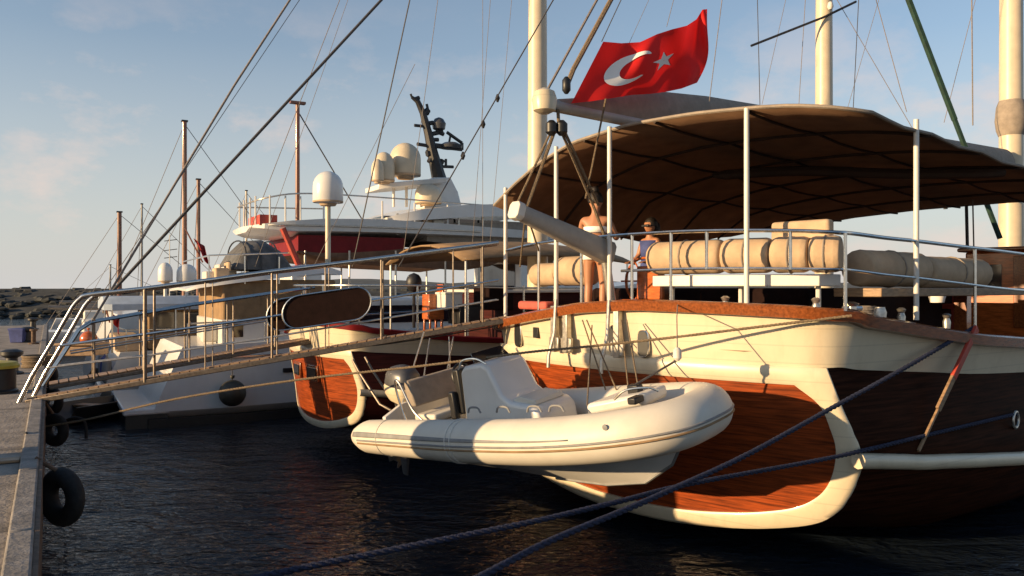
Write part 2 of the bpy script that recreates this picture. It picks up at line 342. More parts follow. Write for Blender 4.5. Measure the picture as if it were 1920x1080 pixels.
def gulet_hull(B, root, hullm, panelm, bulm, capm):
    rg = B.ring()
    tops = spline([V(a, b, c) for a, b, c, *_ in rg], 4); lows = spline([V(d, e, f) for *_, d, e, f in rg], 4)
    t3 = [B.G(*p) for p in tops]; l3 = [B.G(*p) for p in lows]
    ins, insl = [], []
    for i, p in enumerate(tops):
        t = tops[min(len(tops)-1, i+1)]-tops[max(0, i-1)]; no = V(t.y, -t.x, 0).normalized()*.12
        ins.append(B.G(p.x+no.x, p.y+no.y, p.z)); insl.append(B.G(p.x+no.x*1.6, p.y+no.y*1.6, p.z-.36))
    mb = MB(); mb.sheet([[l, l.lerp(t, .5), t, i_, il] for l, t, i_, il in zip(l3, t3, ins, insl)])
    part('bulwark', mb, bulm, root, ang=60)
    # cap rail: a flat moulded plank
    rows = []
    for i, p in enumerate(tops):
        a = tops[max(0, i-1)]; c = tops[min(len(tops)-1, i+1)]; t = (c-a); t.z = 0
        nrm = V(-t.y, t.x, 0).normalized()*-1
        o = V(p.x, p.y, 0)
        prof = [(-.11, -.08), (-.13, .03), (-.1, .055), (.05, .055), (.09, .03), (.09, -.04), (.06, -.075), (.02, -.095)]
        rows.append([B.G(p.x+nrm.x*-k*-1, p.y+nrm.y*k, p.z+z) for k, z in prof])
    mb = MB().loft(rows); part('cap_rail', mb, capm, root, ang=50)
    # transom: panel and raised frame
    full = lambda half: half+[(-a, b_) for a, b_ in half[::-1] if a]
    def closed(half, n):
        pts = [V(a, 0, b_) for a, b_ in half]; top = half[-1]
        pts = spline(pts, 4)
        pts += [V(top[0]*(1-k/n), 0, top[1]) for k in range(1, n+1)]
        r = [(p.x, p.z) for p in pts]; return r+[(-a, b_) for a, b_ in r[-2:0:-1]]
    o_, i_ = closed(OUT, 8), closed(INN, 8)
    mb = MB(); cen = (0, 1.2); nn = len(o_)
    rows = [[B.T(cen[0]+(a-cen[0])*k*1.02, cen[1]+(b_-cen[1])*k*1.015, 0) for a, b_ in i_] for k in (.02, .25, .5, .75, 1.)]
    mb.loft(rows, cap=False); part('transom_panel', mb, panelm, root)
    mb = MB(); rows = [[B.T(a, b_, o) for a, b_ in ring] for ring, o in ((i_, -.01), (i_, .035), ([(p[0]*.85+q_[0]*.15, p[1]*.85+q_[1]*.15) for p, q_ in zip(i_, o_)], .05), ([(p[0]*.2+q_[0]*.8, p[1]*.2+q_[1]*.8) for p, q_ in zip(i_, o_)], .045), (o_, .02), (o_, -.02))]
    mb.loft(rows, cap=False); part('transom_frame', mb, bulm, root, ang=50)
    # hull skin
    st = [0, .5, 1, 2, 3.2, 5, 8, 11, 14, 17, 20, 22, 24]; rings = []
    for v in st:
        k = min(1, max(0, v-1)/13); k = k*k*(3-2*k); r = []
        for i, (a, b_) in enumerate(OUT):
            f = i/(len(OUT)-1); wt = interp(v, WT)-.1 if v >= 1 else 2.62+(2.83-2.62)*v; ht = interp(v, HW)
            ws = a/2.62*wt; g = (b_-.21)/(2.25-.21); hs = .21-.35*min(1, v/2)+(ht-.21+.35*min(1, v/2))*g
            wm_ = wt*min(1, f*2.2)**.6; hm = -.7+(ht+.7)*f**1.5
            vo = TV(a, b_) if v == 0 else v+.1*(2.25-b_)
            r.append((vo, ws*(1-k)+wm_*k, hs*(1-k)+hm*k))
        rings.append(r)
    mb = MB()
    for sg in (1, -1): mb.sheet([[B.G(a, sg*b_, c) for a, b_, c in r] for r in rings])
    part('hull', mb, hullm, root, ang=60)
    def skin(v, h):
        r = rings[0] if v <= 0 else None
        k = 0
        while k < len(st)-2 and st[k+1] < v: k += 1
        f = (v-st[k])/(st[k+1]-st[k])
        def w_at(rg): return interp(h, [(c, b_) for a, b_, c in rg])
        return w_at(rings[k])*(1-f)+w_at(rings[k+1])*f
    pts = [B.G(v+.1*(2.25-interp(v, HR)), skin(v, interp(v, HR))+.03, interp(v, HR)) for v in (0.0, .25, .5, .75, 1, 1.5, 2, 2.6, 3.2, 4, 5, 6, 8, 11, 14)]
    part('rub_rail', MB().tube(spline(pts, 5), .085*B.kh, 10), bulm, root)
    mb = MB(); rows = []
    for v in (-.3, .3, 1, 2, 4, 8, 12, 16, 20, 23):
        ww = max(.2, interp(v, WT)-.12)-(.9 if v < 0 else 0)
        rows.append([B.G(v, ww*x, min(2.4, interp(v, HC)-.25)) for x in (-1, -.5, 0, .5, 1)])
    mb.sheet(rows); part('deck', mb, 'deck', root)
    return tops

# ================================================================== the near gulet
G1 = Gulet((1.583, 10.418), (.743, .669), (.669, -.743))
g1 = thing('gulet', 'large wooden sailing gulet with varnished transom in a cream frame and broad brown awning', 'sailing boat', G1.W(0, 0, 0))
tops = gulet_hull(G1, g1, 'hullbrown', 'teakpanel', 'cream', 'wood')
def cap(px):                                  # point of the stern rail above a pixel column: (v, w)
    lo, hi = -2.9, 2.88
    for _ in range(40):
        m_ = (lo+hi)/2; p = G1.W(TV(m_, 2.8)+.03, m_, 0)
        if CX+F*p.x/p.y < px: lo = m_
        else: hi = m_
    return TV(lo, 2.8)+.03, lo
def side(px):
    lo, hi = .2, 8
    for _ in range(40):
        m_ = (lo+hi)/2; p = G1.W(m_, interp(m_, WT)-.04, 0)
        if CX+F*p.x/p.y < px: lo = m_
        else: hi = m_
    return lo, interp(lo, WT)-.04
def railpt(px, py):
    v, w_ = cap(px) if px < 1588 else side(px)
    p = G1.W(v, w_, 0); return V(p.x, p.y, H-(py-CY)/F*p.y)
def pathline(pts, n=5): return spline([railpt(*p) for p in pts], n)
ra = pathline([(950, 470), (1000, 458), (1060, 450), (1160, 441), (1280, 434), (1400, 432), (1500, 433), (1570, 436), (1600, 438), (1660, 446), (1718, 452), (1800, 462), (1870, 470), (1960, 482), (2100, 500), (2300, 520)])
part('top_rail', MB().tube(ra, .022, 8), 'steel', g1)
ra = pathline([(1165, 508), (1280, 504), (1400, 503), (1500, 504), (1570, 505), (1600, 507), (1660, 515), (1718, 521), (1800, 531), (1900, 543), (2100, 560), (2300, 575)])
part('middle_rail', MB().tube(ra, .017, 8), 'steel', g1)
for px, yt, yb in ((1258, 435, 570), (1325, 433, 505), (1482, 433, 505), (1585, 437, 583), (1828, 466, 615), (1185, 440, 575), (1090, 447, 575), (1010, 457, 588), (2060, 495, 640)):
    part('stanchion', MB().tube([railpt(px, yt), railpt(px, yb)], .019, 8), 'steel', g1)
for px, yt, yb in ((948, 352, 600), (1043, 275, 585), (1143, 238, 573), (1400, 203, 578), (1718, 224, 600), (2150, 300, 640)):
    part('awning_pole', MB().tube([railpt(px, yt), railpt(px, yb)], .03, 10), 'whitepaint', g1)
# awning
AF = [(-2.75, 4.38), (-2.5, 4.47), (-2.1, 4.62), (-1.4, 4.86), (-.7, 5.03), (.3, 5.12), (1.2, 5.12), (1.9, 5.09), (2.3, 5.06), (2.95, 4.95)]
FW = [(-2.75, 4.47), (-1.4, 4.66), (0, 4.74), (1.5, 4.76), (2.95, 4.72)]
def aw(f, t):                                 # f 0..1 aft to fore, t 0..1 far to near
    w_ = -2.75+5.7*t; va = -.47*(1-(w_/2.9)**2)+.02+.3*max(0, (w_-2.6)/.35)**2
    v = va+(9.4-va)*f; dip = -.04*math.sin(f*6*math.pi)**2-.42*math.sin(math.pi*min(1, f*1.15))*max(0, 1-t/.12)
    return G1.W(v, w_*(1+.08*f), interp(w_, AF)*(1-f)+interp(w_, FW)*f+dip)
mb = MB().sheet([[aw(i/18, j/24) for j in range(25)] for i in range(19)])
aws = part('awning', mb, 'awning', g1, solid=.02, ang=70)
for f in (.16, .33, .5, .67, .84):
    o = part('batten', MB().tube([aw(f, j/24)-V(0, 0, .03) for j in range(25)], .022, 6), 'awnrib', g1)
    o.parent = aws
for t in (.2, .4, .6, .8):
    o = part('batten', MB().tube([aw(i/18, t)-V(0, 0, .025) for i in range(19)], .018, 6), 'awnrib', g1); o.parent = aws
o = part('hem', MB().tube([aw(0, j/40)+V(0, 0, .005) for j in range(41)]+[aw(i/24, 1) for i in range(1, 25)], .022, 6), 'cover', g1); o.parent = aws
o = part('furled_curtain', MB().tube(spline([aw(.28, .42)-V(0, 0, .12), aw(.34, .6)-V(0, 0, .16), aw(.42, .8)-V(0, 0, .16), aw(.48, .98)-V(0, 0, .12)], 6), [.03]+[.075]*17+[.05], 8), 'awnrib', g1); o.parent = aws
# masts, boom, cover
def mast(B, v, w_, h0, h1, r0, r1, m, root, name='mast'):
    return part(name, MB().lathe([(r0, h0), (r0, h0+2), ((r0+r1)/2, (h0+h1)/2), (r1, h1)], B.W(v, w_, 0), n=20), m, root)
mv = G1.sv(1896, 0); mast(G1, mv, 0, 1.8, 30, .29, .2, 'mastc', g1)
part('mast_boot', MB().lathe([(.285, 7.9), (.34, 7.75), (.37, 7.4), (.34, 7.15), (.285, 7.0)], G1.W(mv, 0, 0)), 'cover', g1)
part('boom', MB().tube([G1.W(-1.55, 0, 5.25), G1.W(2, 0, 5.28), G1.W(mv, 0, 5.5)], .075, 12), 'spar', g1)
be = G1.W(-1.62, 0, 5.25)
part('boom_end', MB().lathe([(.05, -.12), (.13, -.08), (.15, .05), (.12, .14), (.04, .18)], be), 'cream', g1)
sec = []
for v, hb, ht, ww in ((-1.4, 5.2, 5.34, .06), (-.6, 5.2, 5.5, .07), (.1, 5.22, 5.66, .08), (.62, 5.24, 5.76, .09), (1.6, 5.3, 5.86, .1), (3.5, 5.38, 5.98, .12), (6, 5.4, 6.1, .22), (mv-.5, 5.6, 6.6, .25)):
    sec.append([G1.W(v, ww*math.cos(a), (hb+ht)/2+(ht-hb)/2*math.sin(a)) for a in [2*math.pi*j/14 for j in range(14)]])
part('sail_cover', MB().loft(sec), 'cover', g1)
part('boom_block', MB().lathe([(.03, -.09), (.07, -.05), (.07, .05), (.03, .09)], P(1034, 240, 9.4)), 'black', g1)
part('boom_block', MB().lathe([(.03, -.09), (.07, -.05), (.07, .05), (.03, .09)], P(1053, 240, 9.42)), 'black', g1)
# mainsheet and davit tackles
for a, b_, r in (((1052, 245, 9.42), (1112, 385, 10.2), .018), ((1058, 245, 9.42), (1122, 385, 10.25), .018), ((1034, 245, 9.4), (968, 385, 9.45), .014), ((1040, 245, 9.4), (988, 388, 9.5), .022),
                 ((1046, 205, 9.4), (1048, 240, 9.4), .02), ((1136, 185, 9.5), (1098, 372, 10.1), .012), ((1112, 385, 10.2), (1140, 460, 10.4), .02), ((985, 405, 9.5), (975, 500, 10.2), .012), ((990, 408, 9.5), (1010, 470, 10.3), .012)):
    part('tackle', MB().tube([P(*a), P(*b_)], r, 6), 'ropetan', g1)
part('topping_lift', MB().tube([be+V(0, 0, .1), G1.W(mv, 0, 29.8)], .018, 6), 'ropegrey', g1)
part('topping_lift', MB().tube([P(1060, 168, 9.4), P(1075, 130, 9.4), G1.W(mv, .1, 29.6)], .03, 6), 'ropetan', g1)
part('lift_block', MB().lathe([(.02, -.1), (.05, -.06), (.05, .06), (.02, .1)], P(1062, 160, 9.4)), 'black', g1)
# davit arm
a0, a1 = P(970, 396, 9.35), P(1142, 476, 10.35)
d = (a1-a0).normalized(); sdv = d.cross(V(0, 0, 1)).normalized(); upv = sdv.cross(d)
def rr(c, a, b_, hw, hh): return [c+a*x+b_*y for x, y in ((-hw, -hh*.6), (-hw*.6, -hh), (hw*.6, -hh), (hw, -hh*.6), (hw, hh*.6), (hw*.6, hh), (-hw*.6, hh), (-hw, hh*.6))]
part('davit_arm', MB().loft([rr(a0, sdv, upv, .08, .085), rr(a0.lerp(a1, .5), sdv, upv, .1, .115), rr(a1, sdv, upv, .11, .15)]), 'spar', g1, ang=50)
part('davit_cap', MB().loft([rr(a0-d*.06, sdv, upv, .095, .105), rr(a0+d*.05, sdv, upv, .095, .105)]), 'whitepaint', g1, bevel=.01)
part('davit_post', MB().tube([a1-d*.08-V(0, 0, .05), V(a1.x+.12, a1.y+.1, 2.4)], .06, 12), 'steelworn', g1)
# stern bench, deckhouse, wheel pedestal
def benchpath(w0, w1, off, n=8): return [(TV(w0+(w1-w0)*i/n, 2.8)+off, w0+(w1-w0)*i/n) for i in range(n+1)]
mb = MB(); bp_ = benchpath(.45, 2.45, .3); 
mb.loft([[G1.W(v, w_, 3.12), G1.W(v+.5, w_, 3.12), G1.W(v+.5, w_, 3.255), G1.W(v, w_, 3.255)] for v, w_ in bp_])
bn = part('stern_bench', mb, 'whitepaint', g1, bevel=.01)
for w_ in (.6, 1.5, 2.35):
    o = part('bench_leg', MB().tube([G1.W(TV(w_, 2.8)+.5, w_, 2.38), G1.W(TV(w_, 2.8)+.5, w_, 3.12)], .03, 8), 'whitepaint', g1); o.parent = bn
mb = MB(); mb.loft([[G1.W(v, 2.25+.06*v, 3.0), G1.W(v, 2.8+.06*v, 3.0), G1.W(v, 2.8+.06*v, 3.1), G1.W(v, 2.25+.06*v, 3.1)] for v in (.8, 2, 3.5, 5)])
part('side_bench', mb, 'woodlight', g1, bevel=.01)
mb = MB(); G1.bx(mb, 1.7, 7.6, -2.3, 1.5, 2.2, 3.1); part('dark_gap_box', mb, 'browncanvas', g1, bevel=.06)  # near-black box added to darken the gap under the stern bench
mb = MB(); G1.bx(mb, 9, 13, .95, 2.7, 2.0, 3.8); dh = part('deckhouse', mb, 'orangewood', g1, bevel=.04)
mb = MB(); G1.bx(mb, 8.85, 13.2, .85, 2.8, 3.8, 3.88); o = part('roof', mb, 'wood', g1, bevel=.03); o.parent = dh
for a, b_ in ((1.1, 1.6),):
    mb = MB(); G1.bx(mb, 8.97, 9.03, a, b_, 3.1, 3.55); o = part('window', mb, 'glass', g1); o.parent = dh
mb = MB(); G1.bx(mb, 8.96, 9.02, 1.8, 2.5, 2.35, 3.7); o = part('door', mb, 'wood', g1, bevel=.01); o.parent = dh
mb = MB(); G1.bx(mb, 5.2, 6.6, 1.6, 2.3, 2.98, 3.04); G1.bx(mb, 5.8, 6.0, 1.85, 2.05, 2.2, 2.98); part('deck_table', mb, 'wood', g1, bevel=.01)
mb = MB(); G1.bx(mb, 1.0, 1.35, -.75, -.35, 2.35, 3.25); wp = part('wheel_pedestal', mb, 'wood', g1, bevel=.04)
wc = G1.W(.9, -.55, 3.2); wx = (G1.n, G1.z, G1.v)
mb = MB().torus(wc, wx, .33, .02, 24, 8)
for k in range(6):
    a = k*math.pi/3; mb.tube([wc, wc+G1.n*math.cos(a)*.42+G1.z*math.sin(a)*.42], .012, 6)
o = part('wheel', mb, 'orangewood', g1); o.parent = wp
# fittings on the stern: fairleads, vent, davit brackets
def stern_ax(w_): 
    t = (G1.T(w_+.05, 2.5)-G1.T(w_-.05, 2.5)); t.z = 0; t.normalize(); return (t, V(0, 0, 1), t.cross(V(0, 0, 1)))
for w_, h, s in ((-1.98, 2.42, 1), (.08, 2.45, 1), (.52, 2.42, .9)):
    ax = stern_ax(w_); c = G1.T(w_, h, .02)
    ring = [(.085*s*math.copysign(abs(math.cos(a))**.6, math.cos(a)), .17*s*math.copysign(abs(math.sin(a))**.6, math.sin(a))) for a in [2*math.pi*j/20 for j in range(20)]]
    pts = [c+ax[0]*x+ax[1]*y for x, y in ring]
    o = part('fairlead', MB().tube(pts, 0.02*s, 8, closed=True), 'steel', g1)
    o2 = part('opening', MB().prism([p-ax[2]*-.0 for p in pts], ax[2]*.02), 'black', g1); o2.parent = o
ax = stern_ax(-1.5); mb = MB().box(G1.T(-1.48, 2.47, .02), (.12, .15, .04), ax); part('vent', mb, 'black', g1, bevel=.005)
for w_ in (-.95, -.7, .2):
    ax = stern_ax(w_); c = G1.T(w_, 2.55, .09)
    mb = MB().box(c, (.09, .62, .09), ax); mb.box(c-V(0, 0, .2), (.2, .18, .05), ax); part('davit_bracket', mb, 'steelworn', g1, bevel=.01)
for w_ in (-.85, .12):
    part('davit_tube', MB().tube([G1.T(w_, 2.95, .1), G1.T(w_, 2.5, .2), G1.T(w_, 2.2, .35), G1.T(w_, 2.05, .38)], .025, 8), 'steelworn', g1)
fl = G1.T(2.75, 2.9, .05); fl = railpt(1597, 592)
mb = MB().lathe([(.07, 0), (.09, .03), (.05, .06), (.05, .12), (.08, .15), (.03, .17)], fl+V(0, 0, -.02)); mb.tube([fl+V(-.1, -.03, .08), fl+V(.12, .05, .08)], .03, 8); part('mooring_bitt', mb, 'steel', g1)
mb = MB().lathe([(.06, 0), (.07, .1), (.05, .16)], railpt(1650, 603)); part('deck_cleat', mb, 'steelworn', g1)
from mathutils.bvhtree import BVHTree
hull_o = [o for o in g1.children if o.name.startswith('hull')][0]
bvh = BVHTree.FromPolygons([v.co+ORG[g1] for v in hull_o.data.vertices], [list(f.vertices) for f in hull_o.data.polygons])
p = bvh.ray_cast(V(0, 0, H), (P(1896, 786, 10)-V(0, 0, H)).normalized())[0]+G1.n*.05
ringp = p+V(0, 0, .07)
mb = MB().torus(p, (G1.v, G1.z, G1.n), .1, .018, 20, 8); part('hull_ring', mb, 'steelworn', g1)
# rigging to the gulet's own masts
lines = [((1700, -10, 17), (1790, 225, 17), .07, 'green'), ((1790, 225, 17), (1875, 447, 17), .06, 'green'), ((1822, -10, 17), (1824, 235, 17), .015, 'ropegrey'), ((1812, 385, 16), (1814, 470, 16), .035, 'ropedark'),
         ((1822, 290, 15), (1826, 470, 15), .015, 'ropegrey'), ((1640, -10, 19), (1700, 210, 19), .01, 'ropegrey'), ((1355, -10, 10), (1330, 190, 10), .005, 'ropegrey'), ((1770, 330, 18), (1773, 392, 18), .05, 'black'),
         ((1830, -5, 19), (1770, 230, 19), .008, 'ropegrey')]
def longer(a, b_): return tuple(a[k]+(a[k]-b_[k])*(.9 if k < 2 else 0) for k in range(3)) if a[1] <= 0 else a
for a, b_, r, m in lines:
    a = longer(a, b_); part('shroud', MB().tube([P(*a), P(*b_)], r, 6), m, g1)

# cushions on the stern benches (lie loose, so each is a thing)
def bolster(pts, r, label, m='cushion', group='bolster cushions round the stern deck'):
    pts = [Vector(p) for p in pts]; pts = spline(pts, 14); n = len(pts)
    L0 = 0; acc = [0]
    for a, b_ in zip(pts, pts[1:]): L0 += (b_-a).length; acc.append(L0)
    rs = [r*(min(1, .86+.14*math.sqrt(max(0, min(a, L0-a))/.06)))*(1+.006*math.sin(9*a+r*40)+.004*math.sin(23*a)) for a in acc]
    return solo('bolster_cushion', MB().tube(pts, rs, 16), m, label, 'cushion', group, ang=60)
def bw(w0, w1, off, h): return [G1.W(TV(w0+(w1-w0)*i/3, 2.8)+off, w0+(w1-w0)*i/3, h) for i in range(4)]
def straps(o, pts, r):
    pts = spline([Vector(p) for p in pts], 6); n = len(pts)
    for k in (int(n*.5),):
        t = (pts[k+1]-pts[k]).normalized(); u = V(0, 0, 1); sd_2 = t.cross(u).normalized()
        ring = [pts[k]+(u*math.cos(a)+sd_2*math.sin(a))*(r*1.012) for a in [2*math.pi*j/20 for j in range(20)]]
        x = mk('strap', MB().tube(ring, .012, 6, closed=True), 'cover', org=ORG[o]); x.parent = o
for (w0, w1), lb in (((.36, 1.32), 'beige bolster roll on the stern bench, nearest the two people'), ((1.34, 1.88), 'beige bolster roll just left of the stern awning pole'), ((1.9, 2.28), 'beige bolster roll just right of the stern awning pole'), ((2.3, 2.6), 'short beige bolster roll at the corner of the stern rail')):
    pts = bw(w0, w1, .45, 3.475); o = bolster(pts, .205, lb); straps(o, pts, .205)
pts = [G1.W(.95+i*.5, 2.5+.03*i, 3.33) for i in range(4)]; straps(bolster(pts, .215, 'shaded grey-beige bolster along the side rail next to the corner'), pts, .215)
pts = [G1.W(2.5+i*.6, 2.59+.036*i, 3.3) for i in range(4)]; straps(bolster(pts, .21, 'shaded grey-beige bolster farthest along the side rail'), pts, .21)
bolster(bw(-2.1, -1.45, .5, 3.3), .17, 'rolled beige cushion by the leftmost awning pole')
bolster(bw(-1.4, -.75, .5, 3.34), .21, 'fat beige cushion behind the fanned davit ropes')
mb = MB(); G1.bx(mb, TV(1.9, 2.8)+.55, TV(1.9, 2.8)+.7, 1.8, 2.5, 3.62, 3.86); solo('back_cushion', mb, 'cushion', 'upright pale cushion standing behind the bolsters right of the pole', 'cushion', bevel=.04, seg=3)
mb = MB(); ax = stern_ax(-1.6); mb.box(G1.T(-1.6, 2.85, -.15), (.75, .12, .22), (ax[0], ax[1], ax[2])); solo('folded_towel', mb, 'pinkcloth', 'folded coral towel on the stern cap rail beside the gangway', 'towel', bevel=.04, seg=3)
mb = MB().lathe([(.1, 0), (.13, .12), (.15, .2)], G1.at(1757, 555, 1.9)-V(0, 0, .1)); solo('lantern', mb, 'flagwhite', 'small pale lamp shade in the dark under the side rail', 'lantern')
mb = MB(); b0 = G1.W(6.6, 1.6, 2.3); G1.bx(mb, 6.3, 6.8, 1.2, 1.7, 2.75, 2.83); G1.bx(mb, 6.75, 6.8, 1.2, 1.7, 2.83, 3.3)
for a in (6.34, 6.76):
    for c in (1.24, 1.66): G1.bx(mb, a-.03, a+.03, c-.03, c+.03, 2.28, 2.75)
solo('deck_chair', mb, 'redbright', 'red wooden chair on deck beside the orange deckhouse', 'chair', bevel=.008)
mb = MB(); c = G1.W(.35, -.15, 2.42)
for a in (-.18, .18):
    for b_ in (-.18, .18): G1.bx(mb, .35+a-.025, .35+a+.025, -.15+b_-.025, -.15+b_+.025, 2.38, 2.9)
G1.bx(mb, .13, .57, -.37, .07, 2.9, 2.95); G1.bx(mb, .52, .57, -.37, .07, 2.95, 3.4)
solo('wooden_chair', mb, 'orangewood', 'small varnished chair on deck right of the standing person', 'chair', bevel=.008)
# pole leaning on the dark side
pp = [G1.G(2.35, 3.3, 2.62), G1.G(1.1, 3.12, 1.3)]
dp = pp[1]-pp[0]
pr = thing('boarding_plank', 'narrow plank with faded red upper half leaning on the shaded hull side', 'plank', pp[1])
sdp = dp.normalized().cross(G1.n).normalized()
def plank(a, b_, w_, t): return MB().box((pp[0]+dp*a+pp[0]+dp*b_)/2, ((dp*(b_-a)).length, w_, t), (dp.normalized(), sdp, G1.n))
part('upper_half', plank(0, .42, .1, .04), 'redbright', pr, 'faded red upper half', bevel=.006)
part('lower_half', plank(.42, .68, .09, .035), 'woodlight', pr, bevel=.006)
part('tip', plank(.68, 1.0, .04, .03), 'woodlight', pr, bevel=.006)

# flag on the topping lift
TE = [(1131, 78), (1165, 81), (1200, 79), (1232, 64), (1260, 55), (1288, 48), (1306, 36), (1317, 18), (1326, 17)]
BE = [(1071, 194), (1108, 190), (1148, 184), (1185, 178), (1220, 176), (1250, 172), (1278, 166), (1294, 160), (1307, 155)]
def sample(l, s):
    x = s*(len(l)-1); i = min(int(x), len(l)-2); f = x-i; return (l[i][0]*(1-f)+l[i+1][0]*f, l[i][1]*(1-f)+l[i+1][1]*f)
def flagpt(s, t, off=0.):
    a, b_ = sample(TE, s), sample(BE, s)
    bow = 12*math.sin(math.pi*t)*(s**4)
    x, y = a[0]*(1-t)+b_[0]*t+bow-14*math.sin(2*math.pi*t)*max(0, s-.75), a[1]*(1-t)+b_[1]*t
    Y = 9.4+.9*s+.09*math.sin(9*s+2.5*t+.4)*min(1, s*3)+.045*math.sin(19*s-5*t)*min(1, s*2)
    return P(x, y, Y+off)
fg = thing('flag', 'red flag with white crescent and star flying from the boom end', 'flag', P(1071, 194, 9.4))
part('cloth', MB().sheet([[flagpt(i/48, j/20) for j in range(21)] for i in range(49)]), 'red', fg, ang=80)
def emblem(name, outline, inner=None):
    mb = MB()
    for off in (-.012, .012):
        n = len(outline)
        if inner: mb.loft([[flagpt(s, t, off) for s, t in [(o[0]*(1-k)+i[0]*k, o[1]*(1-k)+i[1]*k) for o, i in zip(outline, inner)]] for k in (0, .33, .66, 1)], cap=False)
        else:
            cs = sum(o[0] for o in outline)/n; ct = sum(o[1] for o in outline)/n
            mb.loft([[flagpt(cs+(s-cs)*k, ct+(t-ct)*k, off) for s, t in outline] for k in (.05, .5, 1)], cap=False)
    part(name, mb, 'flagwhite', fg)
cs, ct, ra_, rt = .275, .5, .155, .285
o_, i_ = [], []
for k in range(41):
    a = R(38)+R(284)*k/40
    o_.append((cs+ra_*math.cos(a), ct+rt*math.sin(a)))
c2 = cs+.048; r2, r2t = ra_*.7, rt*.7
a1 = math.atan2(o_[0][1]-ct, (o_[0][0]-c2)*rt/ra_)
for k in range(41):
    a = a1+(2*math.pi-2*a1)*k/40
    i_.append((c2+r2*math.cos(a), ct+r2t*math.sin(a)))
i_[0] = o_[0]; i_[-1] = o_[-1]
mbo = [o_, i_]
mb = MB()
for off in (-.012, .012):
    mb.sheet([[flagpt(o[0]*(1-k)+i[0]*k, o[1]*(1-k)+i[1]*k, off) for o, i in zip(o_, i_)] for k in (0, .33, .66, 1)])
part('crescent', mb, 'flagwhite', fg)
st = []
for k in range(10):
    a = math.pi+2*math.pi*k/10; r = 1 if k % 2 == 0 else .4
    st.append((.515+.08*r*math.cos(a), .49+.155*r*math.sin(a)))
emblem('star', st)

# ================================================================== people on the near gulet
def person(label, pts, edges, loc, parts=()):
    me = bpy.data.meshes.new('person'); loc = Vector(loc)
    bm = bmesh.new(); vs_ = [bm.verts.new(Vector(p[0])) for p in pts]
    for a, b_ in edges: bm.edges.new((vs_[a], vs_[b_]))
    bm.to_mesh(me); bm.free()
    o = bpy.data.objects.new('person', me); C.objects.link(o); o.location = loc; ORG[o] = loc
    sk = o.modifiers.new('Skin', 'SKIN'); sk.use_smooth_shade = True
    lay = me.skin_vertices[0] if me.skin_vertices else None
    if lay is None:
        bpy.context.view_layer.objects.active = o
        lay = me.skin_vertices[0]
    for i, p in enumerate(pts):
        r = p[1]; lay.data[i].radius = (r, r) if isinstance(r, (int, float)) else r; lay.data[i].use_root = (i == 0)
    ss = o.modifiers.new('Subsurf', 'SUBSURF'); ss.levels = 2; ss.render_levels = 2
    me.materials.append(M['skin']); return tag(o, label, 'person')
def skeleton(f, s, h, armpose, lean=0.):
    # f forward, s to the figure's left; returns points (local) and edges. h standing height
    k = h/1.75; z = V(0, 0, 1); pts = []; ed = []
    def P_(a, b_, c, r): pts.append(((f*a+s*b_+z*c)*k, (r[0]*k, r[1]*k) if isinstance(r, tuple) else r*k)); return len(pts)-1
    def link(*i):
        for a, b_ in zip(i, i[1:]): ed.append((a, b_))
    pel = P_(0, 0, .96, .125); wa = P_(0, 0, 1.1, .105); ch = P_(0, 0, 1.27, .125); nb = P_(-.01, 0, 1.42, .07); nk = P_(0, 0, 1.5, .05); hd = P_(.02, 0, 1.6, .085); tp = P_(.01, 0, 1.69, .075)
    link(pel, wa, ch, nb, nk, hd, tp)
    nose = P_(.115, 0, 1.59, .014); chin = P_(.08, 0, 1.53, .03); link(hd, nose); link(hd, chin)
    for e in (1, -1):
        ear = P_(.0, .088*e, 1.6, .018); link(hd, ear)
        hip = P_(0, .09*e, .88, .09); kn = P_(.02, .1*e, .5, .056); ca = P_(-.01, .1*e, .36, .055); an = P_(-.02, .1*e, .08, .036); to = P_(.13, .11*e, .025, .028); link(pel, hip, kn, ca, an, to)
        sh = P_(-.01, .17*e, 1.38, .058); link(ch, sh)
        el, wr, hand = armpose[e]
        i1 = P_(*el, .042); i2 = P_(*wr, .029); i3 = P_(*hand, .033); link(sh, i1, i2, i3)
        hv = Vector(hand)-Vector(wr); hv.normalize(); sv = Vector((0, 1, 0))
        if abs(hv.y) > .8: sv = Vector((0, 0, 1))
        for q_, ln in ((-.03, .075), (-.01, .088), (.01, .084), (.03, .066)):
            b1 = Vector(hand)+hv*.03+sv*q_; b2 = b1+hv*ln*.5; b3 = b2+hv*ln*.4-Vector((0, 0, .02))
            j1 = P_(*b1, .010); j2 = P_(*b2, .0095); j3 = P_(*b3, .0085); link(i3, j1, j2, j3)
        b1 = Vector(wr)+hv*.03+sv*(-.035*e); j1 = P_(*b1, .012); j2 = P_(*(b1+hv*.05+sv*(-.02*e)), .01); link(i3, j1, j2)
    return pts, ed
def shell(mb, c, ax, rx, ry, rz, z0=-1, n=16):
    prof = []
    for i in range(11):
        t = z0+(1-z0)*i/10; prof.append((math.sqrt(max(0, 1-t*t)), t))
    rings = [[Vector(c)+ax[0]*(rx*r*math.cos(2*math.pi*j/n))+ax[1]*(ry*r*math.sin(2*math.pi*j/n))+ax[2]*(rz*t) for j in range(n)] for r, t in prof]
    return mb.loft(rings)
Z = V(0, 0, 1)
loc = P(1117, 585, 10.75); loc.z = 2.62
f = V(.35, .94, 0).normalized(); s = V(-f.y, f.x, 0)
pose = {1: ((.12, .24, 1.14), (.34, .2, 1.2), (.42, .18, 1.24)), -1: ((.1, -.25, 1.13), (.32, -.22, 1.16), (.4, -.2, 1.2))}
pts, ed = skeleton(f, s, 1.78, pose)
p1 = person('person standing at the stern rail seen from behind, dark hair, pale strapped swimsuit', pts, ed, loc)
